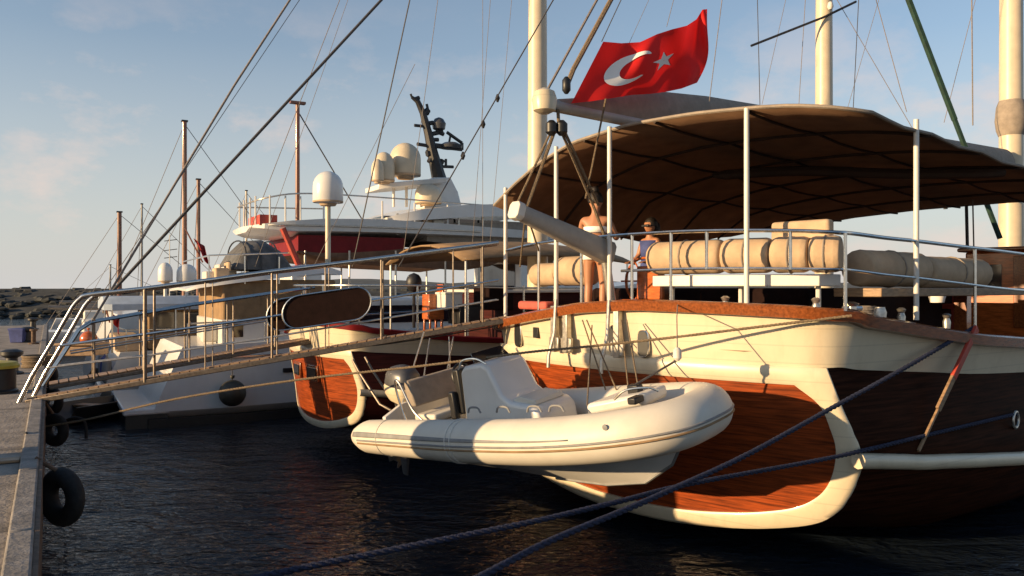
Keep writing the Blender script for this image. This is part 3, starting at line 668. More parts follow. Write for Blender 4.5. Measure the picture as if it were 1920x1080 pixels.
mb = shell(MB(), loc+V(0, 0, 1.665)-f*.012, (f, s, Z), .115, .105, .12, -.35); mb = shell(mb, loc+V(0, 0, 1.79)-f*.05, (f, s, Z), .06, .06, .055)
o = mk('hair', mb, 'hair', org=loc); o.parent = p1
mb = MB()
def band(mb, c0, c1, r0, r1, n=20): return mb.loft([[c+f*(r[0]*math.cos(a))+s*(r[1]*math.sin(a)) for a in [2*math.pi*j/n for j in range(n)]] for c, r in ((c0, r0), (c1, r1))], cap=False)
band(mb, loc+V(0, 0, .86), loc+V(0, 0, 1.04), (.135, .175), (.135, .145)); o = mk('swim_briefs', mb, 'flagwhite', org=loc, solid=.012); o.parent = p1
mb = MB(); band(mb, loc+V(0, 0, 1.22), loc+V(0, 0, 1.3), (.14, .15), (.145, .16))
o = mk('swim_top', mb, 'flagwhite', org=loc, solid=.012); o.parent = p1
loc = P(1219, 585, 12.2); loc.z = 2.52
f = V(-.75, -.5, 0).normalized(); s = V(-f.y, f.x, 0)
pose = {1: ((.03, .24, 1.14), (.2, .2, 1.02), (.28, .18, 1.02)), -1: ((.03, -.24, 1.14), (.2, -.2, 1.02), (.28, -.18, 1.02))}
pts, ed = skeleton(f, s, 1.66, pose)
p2 = person('person with dark tied hair and sunglasses half hidden behind the bolster cushions', pts, ed, loc)
mb = shell(MB(), loc+V(0, 0, 1.55)-f*.02, (f, s, Z), .105, .1, .115, -.3); mb = shell(mb, loc+V(0, 0, 1.5)-f*.13, (f, s, Z), .06, .06, .1)
o = mk('hair', mb, 'hair', org=loc); o.parent = p2
mb = MB().box(loc+V(0, 0, 1.525)+f*.1, (.03, .15, .04), (f, s, Z)); o = mk('sunglasses', mb, 'black', org=loc, bevel=.01); o.parent = p2
mb = MB(); band(mb, loc+V(0, 0, .8), loc+V(0, 0, 1.0), (.14, .18), (.125, .14)); band(mb, loc+V(0, 0, 1.0), loc+V(0, 0, 1.3), (.125, .14), (.14, .17))
o = mk('top', mb, 'bluecloth', org=loc, solid=.012); o.parent = p2

# ================================================================== inflatable tender
DX, DN = V(.7071, -.7071, 0), V(-.7071, -.7071, 0)
TS = 1.055; DO = V(-1.224, 10.87, 1.285); PITCH = .1
fx = (DX+V(0, 0, PITCH)).normalized(); fz = fx.cross(DN); fz = fz if fz.z > 0 else -fz
ROLL = R(8); DN, fz = DN*math.cos(ROLL)-fz*math.sin(ROLL), fz*math.cos(ROLL)+DN*math.sin(ROLL)
def D(x, y, z): return DO+(fx*x+DN*y+fz*z)*TS
rib = thing('inflatable_tender', 'white inflatable boat with grey stripe and console hanging off the varnished transom', 'inflatable boat', D(2, 0, -.6))
def tubec(u):     # u 0..1 from near aft end round the bow to the far aft end
    u2 = u*2-1; sgn = 1 if u2 < 0 else -1; a = 1-abs(u2)      # a 0 aft, 1 bow
    if a < .62: x = -.45+(2.55+.45)*a/.62; y = .72
    else:
        q_ = (a-.62)/.38*math.pi/2; x = 2.55+1.55*math.sin(q_)**1.0; y = .72*max(0, math.cos(q_))**.62
    z = .13*max(0, (x-1.2)/3.0)**2
    r = interp(a, [(0, .07), (.02, .13), (.06, .2), (.12, .21), (.4, .232), (.8, .236), (1, .232)])
    return x, sgn*y, z, r
NT = 120
tc_ = [tubec(i/NT) for i in range(NT+1)]
cen = [D(x, y, z) for x, y, z, r in tc_]; rad = [r*TS for *_, r in tc_]
tube_o = part('inflatable_tube', MB().tube(cen, rad, 28), 'pvc', rib, ang=70)
def outdir(i):
    a = cen[max(0, i-1)]; b_ = cen[min(NT, i+1)]; t = (b_-a).normalized(); o = t.cross(fz); 
    if o.dot(cen[i]-D(1.8, 0, 0)) < 0: o = -o
    return o.normalized()
od = [outdir(i) for i in range(NT+1)]
def strip(i0, i1, a0, a1, off, m, name, k=4):
    rows = []
    for i in range(i0, i1+1):
        rows.append([cen[i]+(od[i]*math.cos(a)+fz*math.sin(a))*(rad[i]+off) for a in [R(a0+(a1-a0)*j/k) for j in range(k+1)]])
    return part(name, MB().sheet(rows), m, rib, solid=.006)
def taper_strip(i0, i1, a0, a1):
    rows = []
    for i in range(i0, i1+1):
        f_ = (i-i0)/(i1-i0); lo, hi = (a0, a1) if i0 < 60 else (a0, a1); f_ = f_ if i0 < 60 else 1-f_
        top = a1-(a1-a0-3)*f_
        rows.append([cen[i]+(od[i]*math.cos(a)+fz*math.sin(a))*(rad[i]+.004) for a in [R(a0+(top-a0)*j/4) for j in range(5)]])
    return part('grey_stripe', MB().sheet(rows), 'pvcgrey', rib, solid=.006)
taper_strip(2, 44, 13, 32); taper_strip(NT-44, NT-2, 13, 32)
for a, r in ((2, .012), (-8, .012)):
    pts = [cen[i]+(od[i]*math.cos(R(a))+fz*math.sin(R(a)))*(rad[i]+.002) for i in range(4, NT-3)]
    part('rubbing_strake', MB().tube(pts, r, 6), 'tan' if a < 0 else 'pvcgrey', rib)
for i in (9, 25, 26, NT-26, NT-9):
    pts = [cen[i]+(od[i]*math.cos(a)+fz*math.sin(a))*(rad[i]+.003) for a in [2*math.pi*j/28 for j in range(28)]]
    part('tube_seam', MB().tube(pts, .006 if i not in (25, 26) else .009, 6, closed=True), 'whitepaint' if i in (25, 26) else 'pvc', rib)
# rigid V hull
rings = []
for x, yc, zc, zk in ((-.05, .55, -.16, -.47), (.6, .56, -.16, -.5), (1.4, .56, -.15, -.53), (2.2, .52, -.14, -.58), (2.9, .44, -.1, -.6), (3.4, .32, -.05, -.54), (3.75, .16, .02, -.34), (3.95, .03, .08, -.05)):
    rings.append([D(x, yc, zc), D(x, yc*.96, zc-.09), D(x, yc*.5, zk*.55+zc*.45-.03), D(x, .015, zk), D(x, -.015, zk), D(x, -yc*.5, zk*.55+zc*.45-.03), D(x, -yc*.96, zc-.09), D(x, -yc, zc)])
part('rigid_hull', MB().loft(rings), 'white', rib, ang=25)
part('keel_guard', MB().tube([D(2.2, 0, -.59), D(2.9, 0, -.61), D(3.4, 0, -.55), D(3.75, 0, -.35), D(3.95, 0, -.06)], .02, 6), 'pvcgrey', rib)
part('tow_eye', MB().torus(D(3.72, 0, -.32), (fx, fz, DN), .05, .014, 16, 6), 'steel', rib)
mb = MB().box(D(1.7, 0, -.1), (3.4, 1.0, .04), (fx, DN, fz)); part('floor', mb, 'pvcgrey', rib)
mb = MB().prism([D(-.06, -.55, -.3), D(-.06, .55, -.3), D(-.06, .55, .2), D(-.06, .25, .3), D(-.06, -.25, .3), D(-.06, -.55, .2)], fx*.07); part('transom_board', mb, 'white', rib, bevel=.01)
# bow step and cleat
mb = MB().prism([D(3.1, -.36, .2), D(3.1, .36, .2), D(3.7, .2, .27), D(3.7, -.2, .27)], fz*.13); part('bow_step', mb, 'whitepaint', rib, bevel=.04, seg=3)
mb = MB().box(D(3.5, .05, .4), (.14, .1, .1), (fx, DN, fz)); part('bow_fitting', mb, 'black', rib, bevel=.015)
mb = MB().box(D(3.66, .28, .35), (.1, .16, .07), (fx, DN, fz)); part('bow_fitting', mb, 'black', rib, bevel=.015)
part('bow_handle', MB().tube(spline([D(3.5, .4, .38), D(3.62, .36, .46), D(3.8, .26, .46), D(3.86, .18, .41)], 5), .012, 6), 'steel', rib)
for x in (1.75, 2.2, 2.65, 2.95):
    part('grab_handle', MB().tube(spline([D(x-.1, .62, .255+.02*x), D(x-.06, .62, .31+.02*x), D(x+.06, .62, .31+.02*x), D(x+.1, .62, .255+.02*x)], 4), .012, 6), 'pvcgrey', rib)
for x in (3.0, ):
    part('valve', MB().lathe([(.03, 0), (.03, .015), (.01, .02)], cen[48]+(od[48]*math.cos(R(35))+fz*math.sin(R(35)))*rad[48], (fx, od[48].cross(fx), od[48])), 'pvcgrey', rib)
# console with seat in front
prof = [(1.18, -.08), (1.24, .68), (1.32, .74), (1.62, .77), (1.72, .71), (1.86, .4), (1.98, .32), (2.3, .28), (2.38, .2), (2.4, -.08)]
mb = MB().prism([D(x, -.33, z) for x, z in prof], DN*.66); con = part('console', mb, 'white', rib, bevel=.05, seg=4)
mb = MB().prism([D(x, -.24, z) for x, z in ((1.95, .33), (2.05, .37), (2.28, .33), (2.3, .28), (1.95, .31))], DN*.48); part('front_seat', mb, 'pvc', rib, bevel=.025, seg=3)
mb = MB().box(D(1.17, .02, .45), (.1, .6, .55), (fx, DN, fz)); part('dash', mb, 'black', rib, bevel=.02)
sw = D(1.03, .06, .58); mb = MB().torus(sw, (DN, (fz+fx*-.3).normalized(), (fx+fz*.3).normalized()), .17, .018, 20, 8)
for a in (0, 2.1, 4.2): mb.tube([sw, sw+DN*.17*math.cos(a)+fz*.17*math.sin(a)], .012, 6)
mb.tube([sw, D(1.16, .06, .55)], .025, 8); part('steering_wheel', mb, 'black', rib)
mb = MB().box(D(1.1, .34, .3), (.1, .08, .34), (fx, DN, fz)); part('throttle_box', mb, 'black', rib, bevel=.02)
part('windscreen', MB().prism([D(1.5, -.28, .77), D(1.5, .28, .77), D(1.42, .24, .88), D(1.42, -.24, .88)], fx*.012), 'glass', rib)
part('console_rail', MB().tube(spline([D(1.3, .36, .72), D(1.4, .36, .82), D(1.6, .34, .83), D(1.72, .3, .76)], 5), .012, 6), 'steel', rib)
for y, z in ((.05, .62), (.18, .48)):
    mb = MB().lathe([(.03, 0), (.03, .012)], D(1.8-.12*z, y+.28-.05, z), (fx, fz, DN), n=12)
# helm seat
mb = MB().prism([D(.36, -.5, .3), D(.5, -.5, .3), D(.42, -.5, .62), D(.32, -.5, .62)], DN*.98); part('seat_backrest', mb, 'cover', rib, bevel=.025, seg=3)
mb = MB().box(D(.62, 0, .16), (.42, .9, .1), (fx, DN, fz)); part('seat_cushion', mb, 'pvc', rib, bevel=.035, seg=3)
mb = MB().box(D(.62, 0, .01), (.36, .8, .2), (fx, DN, fz)); part('seat_box', mb, 'white', rib, bevel=.02)
for y in (.52, -.52):
    part('seat_frame', MB().tube(spline([D(.8, y, .1), D(.55, y, .28), D(.38, y, .6), D(.3, y, .64), D(.3, y, .45), D(.42, y, .02)], 6), .016, 8), 'steel', rib)
for y in (.1, .3):
    part('folded_arch', MB().tube([D(-.2, y, .22), D(-.42, y, .3), D(-.75, y, .72), D(-.86, y, .9)], .018, 8), 'steeldull', rib)
# outboard motor
mot = D(-.36, 0, .1); tl = (fx*.25+fz).normalized(); bx_ = DN.cross(tl).normalized()
if bx_.dot(fx) < 0: bx_ = -bx_
def sec_(z, a, b_, sh=0): return [mot+tl*z+bx_*(a*math.copysign(abs(math.cos(t))**.6, math.cos(t))+sh)+DN*(b_*math.copysign(abs(math.sin(t))**.6, math.sin(t))) for t in [2*math.pi*j/16 for j in range(16)]]
ob = part('outboard_motor', MB().loft([sec_(.2, .18, .14), sec_(.32, .24, .19), sec_(.46, .25, .2), sec_(.58, .23, .18), sec_(.66, .17, .14), sec_(.69, .08, .07)]), 'greymetal', rib, ang=50)
o = part('cowl_band', MB().loft([sec_(.2, .2, .15), sec_(.3, .25, .2), sec_(.4, .26, .21), sec_(.43, .25, .2)]), 'cream', rib); o.parent = ob
o = part('leg', MB().loft([sec_(.2, .13, .1), sec_(0, .1, .07), sec_(-.3, .09, .05), sec_(-.62, .09, .035), sec_(-.9, .05, .012, .02)]), 'greymetal', rib, ang=50); o.parent = ob
o = part('cavitation_plate', MB().box(mot+tl*-.55-bx_*.06, (.34, .2, .015), (bx_, DN, tl)), 'greymetal', rib); o.parent = ob
pc = mot+tl*-.7-bx_*.14; mb = MB().lathe([(.05, -.02), (.055, .08), (.02, .14)], pc, (DN, tl, -bx_), n=12)
for k in range(3):
    a = k*2*math.pi/3+.4; d1 = DN*math.cos(a)+tl*math.sin(a); d2 = -DN*math.sin(a)+tl*math.cos(a)
    mb.prism([pc+d1*.04-d2*.02, pc+d1*.12-d2*.07-bx_*.03, pc+d1*.17-bx_*.03, pc+d1*.12+d2*.06+bx_*.02, pc+d1*.04+d2*.03+bx_*.02], bx_*.008)
o = part('propeller', mb, 'steelworn', rib); o.parent = ob
# lifting lines of the tender
def rope(name, pts, r, m, label, cat='rope', group=None, n=8): return solo(name, MB().tube(pts, r, n), m, label, cat, group, ang=80)
bt = D(3.5, .05, .44)
lf = thing('lifting_tackle', 'thin line with pale block lifting the bow of the inflatable', 'tackle', bt)
blk = P(1270, 664, 8.3)
part('line', MB().tube([blk+V(0, 0, .05), P(1269, 595, 8.6), G1.T(1.05, 2.92, .03)], .007, 6), 'ropegrey', lf)
part('block', MB().lathe([(.02, -.07), (.045, -.04), (.045, .04), (.02, .07)], blk), 'whitepaint', lf)
part('strop', MB().tube([blk-V(0, 0, .06), bt], .012, 6), 'ropedark', lf)
lf = thing('lifting_bridle', 'fan of thin lines rising from the middle of the inflatable to the davits', 'tackle', D(2.2, -.4, .2))
for (px, py, Y), (x, y) in (((1092, 600, 9.9), (2.6, -.6)), ((1100, 600, 9.9), (2.75, -.6)), ((1165, 600, 9.6), (2.95, -.55)), ((1175, 600, 9.6), (3.2, -.4)), ((1110, 610, 9.8), (2.9, .1))):
    part('line', MB().tube([P(px, py, Y), D(x, y, .25)], .009, 6), 'ropetan', lf)
lf = thing('stern_falls', 'grey lines rising from the seat of the inflatable to the gangway above', 'tackle', D(.4, 0, .4))
for (px, py, Y), (x, y, z) in (((795, 622, 11.2), (-.1, .2, .25)), ((806, 635, 11.3), (.25, .1, .45)), ((850, 632, 11.4), (.4, -.2, .55)), ((842, 632, 11.4), (.35, -.3, .5))):
    part('line', MB().tube([P(px, py, Y), D(x, y, z)], .011, 6), 'steelworn', lf)

# ================================================================== gangways
def gangway(a, b_, wid, hr, label, name, curl=True, heavy=True):
    a, b_ = Vector(a), Vector(b_); d = (b_-a); dh = V(d.x, d.y, 0).normalized(); sd = V(-dh.y, dh.x, 0)   # sd: away from the camera
    root = thing(name, label, 'gangway', a)
    dn = d.normalized(); up = sd.cross(dn); up = up if up.z > 0 else -up
    L_ = d.length; mb = MB(); n = int(L_/.14)
    for i in range(n): mb.box(a+dn*(L_*(i+.5)/n)+sd*wid/2+up*.045, (L_/n*.86, wid-.06, .022), (dn, sd, up))
    part('floor_slats', mb, 'woodlight', root)
    for k in (0, wid): part('stringer', MB().box((a+b_)/2+sd*k, (L_, .04, .075 if heavy else .06), (dn, sd, up)), 'steeldull', root, bevel=.01)
    return root, dn, sd, up, L_
A0, A1 = P(48, 755, 11.2), P(955, 600, 11.85)
gw, dn, sd_, up, GL = gangway(A0, A1, .38, 1.2, 'long silver boarding gangway with railings from quay to the near gulet', 'boarding_gangway')
def gp(px, py, k=0):          # point in the near rail plane of the gangway
    kx = (px-CX)/F; t = (kx*A0.y-A0.x)/((A1.x-A0.x)-kx*(A1.y-A0.y)); Y = A0.y+t*(A1.y-A0.y); return P(px, py, Y)+sd_*k
for k in (0, .38):
    hr = [gp(22, 782, k), gp(60, 705, k), gp(105, 630, k), gp(137, 574, k), gp(150, 560, k), gp(170, 552, k), gp(270, 541, k), gp(400, 524, k), gp(500, 510, k), gp(690, 487, k), gp(820, 470, k), gp(935, 455, k)]
    pts = [hr[0], hr[1], hr[2]]+spline(hr[3:7], 5)+hr[7:]
    part('handrail', MB().tube(pts, .03, 10), 'steel', gw)
    part('middle_rail', MB().tube([gp(112, 648, k), gp(270, 627, k), gp(500, 595, k), gp(700, 563, k), gp(935, 525, k)], .018, 8), 'steel', gw)
    part('lower_rail', MB().tube([gp(85, 690, k), gp(270, 668, k), gp(500, 634, k), gp(700, 601, k), gp(935, 562, k)], .01, 8), 'steelworn', gw)
    for px, r in ((272, .055), (385, .022), (510, .035), (610, .02), (715, .035), (850, .02), (905, .03)):
        yt = interp(px, [(170, 552), (270, 541), (500, 510), (690, 487), (935, 455)]); yb = 755-(px-48)*.171
        part('post', MB().tube([gp(px, yt, k), gp(px, yb, k)], r*(.5 if k == 0 else .36), 8), 'steeldull', gw)
    # canvas covered board on the rail
    c0 = gp(614 if k == 0 else 572, 577 if k == 0 else 584, k-.05 if k == 0 else k+.05); uu = (gp(690, 566, k)-gp(540, 588, k)).normalized(); vv = V(0, 0, 1)
    hl, hr_ = .40, .235
    st_ = [c0+uu*(hl*sx+hr_*math.cos(a))+vv*(hr_*math.sin(a)) for sx, a0 in ((1, -90), (-1, 90)) for a in [R(a0+180*j/12) for j in range(13)]]
    part('name_board', MB().prism(st_, sd_*.05), 'browncanvas', gw, 'dark brown canvas covered board with rounded ends', bevel=.012)
    part('board_rim', MB().tube([p-sd_*.005 for p in st_], .014, 8, closed=True), 'steel', gw)
mb = MB(); ax = (dn, sd_, up)
for k in (.03, .35): mb.tube([A0+sd_*k, gp(28, 776, k)], .03, 8)
mb.tube([gp(28, 776, -.05), gp(28, 776, .43)], .05, 12); part('foot_roller', mb, 'rust', gw)
part('safety_chain', MB().tube(sag(gp(36, 783), V(*P(50, 850, 8.5).xy, QZ+.06), .05, 12), .012, 6), 'blackmetal', gw)
B0, B1 = P(92, 728, 12.75), P(590, 640, 14.9)
gw2, dn2, sd2, up2, GL2 = gangway(B0, B1, .55, 1., 'narrower gangway behind, leading from quay to the red-brown gulet', 'boarding_gangway', heavy=False)
for k in (0, .55):
    def g2(t, h): return B0.lerp(B1, t)+sd2*k+V(0, 0, h)
    part('handrail', MB().tube([g2(-.02, .05), g2(.1, .85), g2(.14, .95), g2(.5, 1.0), g2(1, 1.0)], .022, 8), 'steel', gw2)
    part('middle_rail', MB().tube([g2(.07, .5), g2(.5, .52), g2(1, .52)], .014, 8), 'steelworn', gw2)
    for t in (.15, .32, .49, .66, .83, .98): part('post', MB().tube([g2(t, 0), g2(t, 1.)], .015, 8), 'steeldull', gw2)

# ================================================================== second gulet
G2 = Gulet((-3.71, 15.29), (.83, .558), (.558, -.83), .625, .74, .33, .8)
g2 = thing('gulet', 'smaller red-brown gulet with rounded transom in a cream frame, behind the inflatable', 'sailing boat', G2.W(0, 0, 0))
gulet_hull(G2, g2, 'hullred', 'teakpanel', 'cream', 'redpaint')
for w_ in (-.9, .5):
    c = G2.T(w_, 1.6, .03); t = (G2.T(w_+.1, 1.6)-G2.T(w_-.1, 1.6)).normalized(); ax = (t, V(0, 0, 1), t.cross(V(0, 0, 1)))
    o = part('transom_window', MB().box(c, (.5, .3, .05), ax), 'wood', g2, bevel=.01); o2 = part('pane', MB().box(c-ax[2]*.02 if ax[2].dot(G2.v) > 0 else c+ax[2]*.02, (.4, .2, .05), ax), 'glass', g2); o2.parent = o
mast(G2, G2.sv(1008, 0), 0, 1.6, 21, .235, .17, 'mastc', g2, 'mizzen_mast')
mv2 = G2.sv(1545, 0); mast(G2, mv2, 0, 1.6, 27, .27, .19, 'mastc', g2, 'main_mast')
pm = G2.W(mv2, 0, 0)
part('spreader', MB().tube([P(1408, 86, pm.y-.6), P(1545, 32, pm.y-.3), P(1605, 3, pm.y)], .035, 6), 'blackmetal', g2)
part('mast_light', MB().lathe([(.05, 0), (.09, .08), (.07, .2), (.02, .24)], P(1557, 18, pm.y-.4)), 'whitepaint', g2)
G2.lines = [((770, -8, 17), (678, 420, 17), .014), ((778, 120, 17), (598, 480, 17), .006), ((640, -8, 18), (470, 430, 18), .008), ((822, -8, 18), (795, 190, 18), .007), ((1042, -8, 16), (822, 372, 16), .014), ((920, -8, 18), (890, 400, 18), .006),
            ((905, 0, 18), (905, 370, 18), .006), ((1168, -8, 17), (1128, 78, 17), .011), ((1265, -8, 19), (1250, 50, 19), .008), ((1220, -8, 19), (1180, 80, 19), .006), ((1420, -8, 24), (1425, 200, 24), .012), ((1475, -8, 24), (1430, 190, 24), .008),
            ((1510, 0, 24), (1498, 195, 24), .01), ((1565, -8, 24), (1690, 205, 24), .01), ((1610, 0, 24), (1600, 200, 24), .012), ((1650, -8, 24), (1590, 200, 24), .008), ((655, -8, 19), (520, 380, 19), .006), ((960, -8, 19), (930, 330, 19), .006)]
for a, b_, r in G2.lines:
    a0_ = a; t_ = ((500 if b_[0] < 960 else 300)-a[1])/(b_[1]-a[1])
    a = longer(a, b_)
    if t_ > 1 and b_[1] > 150: b_ = tuple(a0_[k]+(b_[k]-a0_[k])*t_ for k in range(3))
    part('shroud', MB().tube([P(*a), P(*b_)], r, 5), 'ropedark' if r > .01 else 'ropegrey', g2)
for px, py in ((868, 292), (906, 233), (933, 184)):
    part('rigging_block', MB().lathe([(.02, -.08), (.05, 0), (.02, .08)], P(px, py, 16.2)), 'blackmetal', g2)
# awning, deckhouse and rails of the second gulet
mb = MB(); rows = []
for i in range(9):
    f_ = i/8; rows.append([])
    for j in range(9):
        t = j/8*2-1; v = 2.2+f_*4.4; rows[-1].append(G2.W(v, 1.7*t, 3.62+.35*(1-t*t)+.14*math.sin(f_*math.pi)))
aw2 = part('awning', MB().sheet(rows), 'tan', g2, solid=.03, ang=70)
mb = MB(); G2.bx(mb, 3.6, 8.2, -1.15, 1.15, 1.9, 3.0); d2 = part('deckhouse', mb, 'hullred', g2, bevel=.03)
mb = MB(); G2.bx(mb, 3.5, 8.3, -1.25, 1.25, 3.0, 3.07); o = part('roof', mb, 'whitepaint', g2, bevel=.02); o.parent = d2
for a in (4.0, 4.9, 5.8, 6.7):
    mb = MB(); G2.bx(mb, a, a+.55, 1.14, 1.17, 2.4, 2.75); o = part('window', mb, 'glass', g2); o.parent = d2
for v, w_ in ((.2, 1.5), (1.2, 1.8), (2.2, 1.9), (3.4, 2.0), (4.8, 2.1), (.2, -1.4), (-.25, 0), (-.2, .8)):
    part('stanchion', MB().tube([G2.W(v, w_, 2.2), G2.W(v, w_, 3.15)], .018, 6), 'steel', g2)
part('top_rail', MB().tube(spline([G2.W(.2, -1.4, 3.15), G2.W(-.2, -.8, 3.15), G2.W(-.25, 0, 3.15), G2.W(-.2, .8, 3.15), G2.W(.2, 1.5, 3.15), G2.W(1.2, 1.8, 3.14), G2.W(3.4, 2.0, 3.1), G2.W(4.8, 2.1, 3.1)], 4), .02, 6), 'steel', g2)
for v, w_ in ((2.3, 1.65), (4.4, 1.65), (6.4, 1.65), (2.3, -1.65)):
    part('awning_pole', MB().tube([G2.W(v, w_, 2.1), G2.W(v, w_, 3.66)], .022, 8), 'steel', g2)
mb = MB(); c = G2.at(812, 575, .6); mb.box(c, (.34, .3, .5), G2.ax); mb.box(c+G2.v*.16+V(0, 0, .2), (.05, .3, .5), G2.ax)
for a in (-.13, .13):
    for b_ in (-.12, .12): mb.box(c+G2.v*a+G2.n*b_-V(0, 0, .4), (.04, .04, .4), G2.ax)
solo('deck_chair', mb, 'orangewood', 'orange wooden deck chair on the red-brown gulet under its tan awning', 'chair', bevel=.01)
mb = shell(MB(), G2.at(776, 530, .3), (G2.v, G2.n, Z), .16, .16, .2); mb.tube([G2.at(776, 530, .3), V(*G2.at(776, 530, .3).xy, 2.3)], .03, 6)
solo('deck_ventilator', mb, 'blackmetal', 'dark rounded ventilator on the red-brown gulet', 'ventilator')
for px, py, m, s_, lb in ((870, 590, 'black', .24, 'black crate of gear on the red-brown gulet, right of the orange chair'), (842, 565, 'whitepaint', .2, 'small white locker on the red-brown gulet beside the orange chair'), (925, 560, 'browncanvas', .3, 'brown covered locker beside the near gulet gangway end')):
    mb = MB(); p = G2.at(px, py, .9); mb.box(p, (s_*2, s_*2, s_*1.5), G2.ax); mb.box(p+V(0, 0, s_*.8), (s_*2.1, s_*2.1, .05), G2.ax); solo('deck_locker', mb, m, lb, 'locker', bevel=.02)

# ================================================================== white motor yacht with the ball fender
A = Boat((-9.25, 19.17), (.866, .5), (.5, -.866))
ya = thing('motor_yacht', 'white motor yacht with tan canvas enclosure and dark ball fender on its side', 'motor yacht', A.W(0, 0, 0))
def yacht_hull(B, root, L_, hb, stations, m='white'):
    rings = []
    for v, wt, ht, wc, hc in stations:
        pts = [(wt, ht, v), (wt*.99, ht*.6+hc*.4, v), (wc, hc, v), (wc*.9, hc-.18, v), (.02, -.4, v)]
        r = [B.W(v_, w_, h_) for w_, h_, v_ in pts]+[B.W(v_, -w_, h_) for w_, h_, v_ in pts[::-1]]
        rings.append(r)
    # rake the first ring
    first = rings[0]
    for i, p in enumerate(first):
        first[i] = p-B.v*max(0, (stations[0][2]-p.z))*.42
    part('hull', MB().loft(rings), m, root, ang=35)
yacht_hull(A, ya, 14, 2.1, [(1.0, 2.0, 1.78, 1.95, .35), (2, 2.08, 1.8, 2.0, .35), (4, 2.15, 1.9, 2.02, .38), (7, 2.15, 2.05, 1.95, .42), (10, 1.8, 2.3, 1.4, .5), (12.5, 1.0, 2.55, .5, .6), (14, .05, 2.7, .03, .8)])
mb = MB(); rg = []
for v, w_ in ((.3, 1.97), (2, 2.02), (4, 2.04), (7, 1.98), (10, 1.45)): rg.append([A.W(v, w_, -.1), A.W(v, w_+.02, .2), A.W(v, w_-.1, .2), A.W(v, w_-.1, -.1)])
part('boot_stripe', MB().loft(rg), 'black', ya)
mb = MB(); A.bx(mb, -.2, .75, -1.95, 1.95, .3, .44); part('swim_platform', mb, 'white', ya, bevel=.04, seg=3)
mb = MB(); A.bx(mb, -.15, .7, -1.9, 1.9, -.1, .3); part('platform_underside', mb, 'black', ya)
mb = MB(); A.bx(mb, 3.2, 3.75, 2.07, 2.13, 1.1, 1.2); part('hull_vent', mb, 'black', ya, bevel=.01)
part('side_rail', MB().tube([A.W(1.1, 2.06, 1.5), A.W(4, 2.2, 1.55), A.W(7, 2.2, 1.65)], .03, 6), 'steel', ya)
mb = MB(); A.bx(mb, 1.9, 4.6, -1.75, 1.75, 1.78, 3.3); en = part('canvas_enclosure', mb, 'tan', ya, bevel=.05)
for a, b_ in ((2.1, 2.75), (2.95, 3.6), (3.8, 4.4)):
    mb = MB(); A.bx(mb, a, b_, 1.74, 1.765, 2.45, 3.05); o = part('clear_panel', mb, 'tan', ya); o.parent = en
mb = MB(); A.bx(mb, 4.7, 9.5, -1.6, 1.6, 1.9, 2.85); part('saloon', mb, 'white', ya, bevel=.08)
mb = MB(); A.bx(mb, 5, 9.2, 1.59, 1.62, 2.2, 2.65); part('saloon_window', mb, 'glass', ya)
rows = []
for v, h, w_, th in ((1.15, 3.02, 1.5, .05), (1.4, 3.1, 1.75, .1), (2.2, 3.22, 1.85, .16), (3.2, 3.34, 1.9, .2), (4.2, 3.46, 1.88, .22), (4.75, 3.42, 1.75, .1)):
    rows.append([A.W(v, -w_, h), A.W(v, 0, h+.03), A.W(v, w_, h), A.W(v, w_*.98, h+th), A.W(v, 0, h+th+.04), A.W(v, -w_*.98, h+th)])
part('flybridge_deck', MB().loft(rows), 'white', ya, ang=40)
rows = []
for px, h, w_ in ((438, 3.62, 1.2), (452, 4.0, 1.25), (474, 4.3, 1.2), (505, 4.34, 1.15), (535, 4.1, 1.1), (552, 3.66, 1.1)):
    v = A.sv(px, 1.2); rows.append([A.W(v, w_*math.cos(a), 3.55+(h-3.55)*max(0, math.sin(a))**.5) for a in [math.pi*j/12 for j in range(13)]])
part('windscreen_cover', MB().loft(rows), 'greycanvas', ya, ang=50)
for px in (462, 490, 520):
    v = A.sv(px, 1.2); part('cover_batten', MB().tube([A.W(v, 1.22*math.cos(a), 3.56+.74*max(0, math.sin(a))**.5) for a in [math.pi*j/12 for j in range(13)]], .02, 6), 'blackmetal', ya)
for i, (v, w_, h, m) in enumerate(((A.sv(412, 1), 1.1, 3.5, 'cushion'), (A.sv(428, .4), .4, 3.55, 'pvc'), (A.sv(395, .9), .9, 3.42, 'pvc'))):
    mb = MB(); A.bx(mb, v-.16, v+.16, w_-.25, w_+.25, h-.2, h+.08); A.bx(mb, v+.12, v+.2, w_-.25, w_+.25, h, h+.25); part('flybridge_seat', mb, m, ya, bevel=.05, seg=3)
for v in (1.6, 2.4, 3.2):
    part('flybridge_stanchion', MB().tube([A.W(v, 1.75, 3.2), A.W(v, 1.75, 3.85)], .016, 6), 'steel', ya)
part('flybridge_rail', MB().tube([A.W(1.5, -1.6, 3.8), A.W(1.45, 0, 3.8), A.W(1.6, 1.75, 3.85), A.W(3.4, 1.78, 3.95)], .018, 6), 'steel', ya)
mb = MB(); A.bx(mb, 1.15, 1.7, -1.8, 1.8, .44, 1.72); part('stern_seat', mb, 'white', ya, bevel=.06)
mb = MB(); A.bx(mb, .72, 1.18, .9, 1.6, .44, .85); A.bx(mb, .72, 1.18, .9, 1.6, .85, 1.2); part('stern_steps', mb, 'white', ya, bevel=.03)
for px, hh_ in ((392, .5), (428, .55), (458, .5)):
    p = A.at(px, 660, 1.2); mb = MB(); mb.box(V(p.x, p.y, 2.02), (.34, .3, .4), A.ax); part('cockpit_chair', mb, 'black' if px == 428 else 'pvc', ya, bevel=.05)
part('dome_pole', MB().tube([A.at(615, 375, -.6), A.at(615, 560, -.6)], .075, 10), 'mastc', ya)
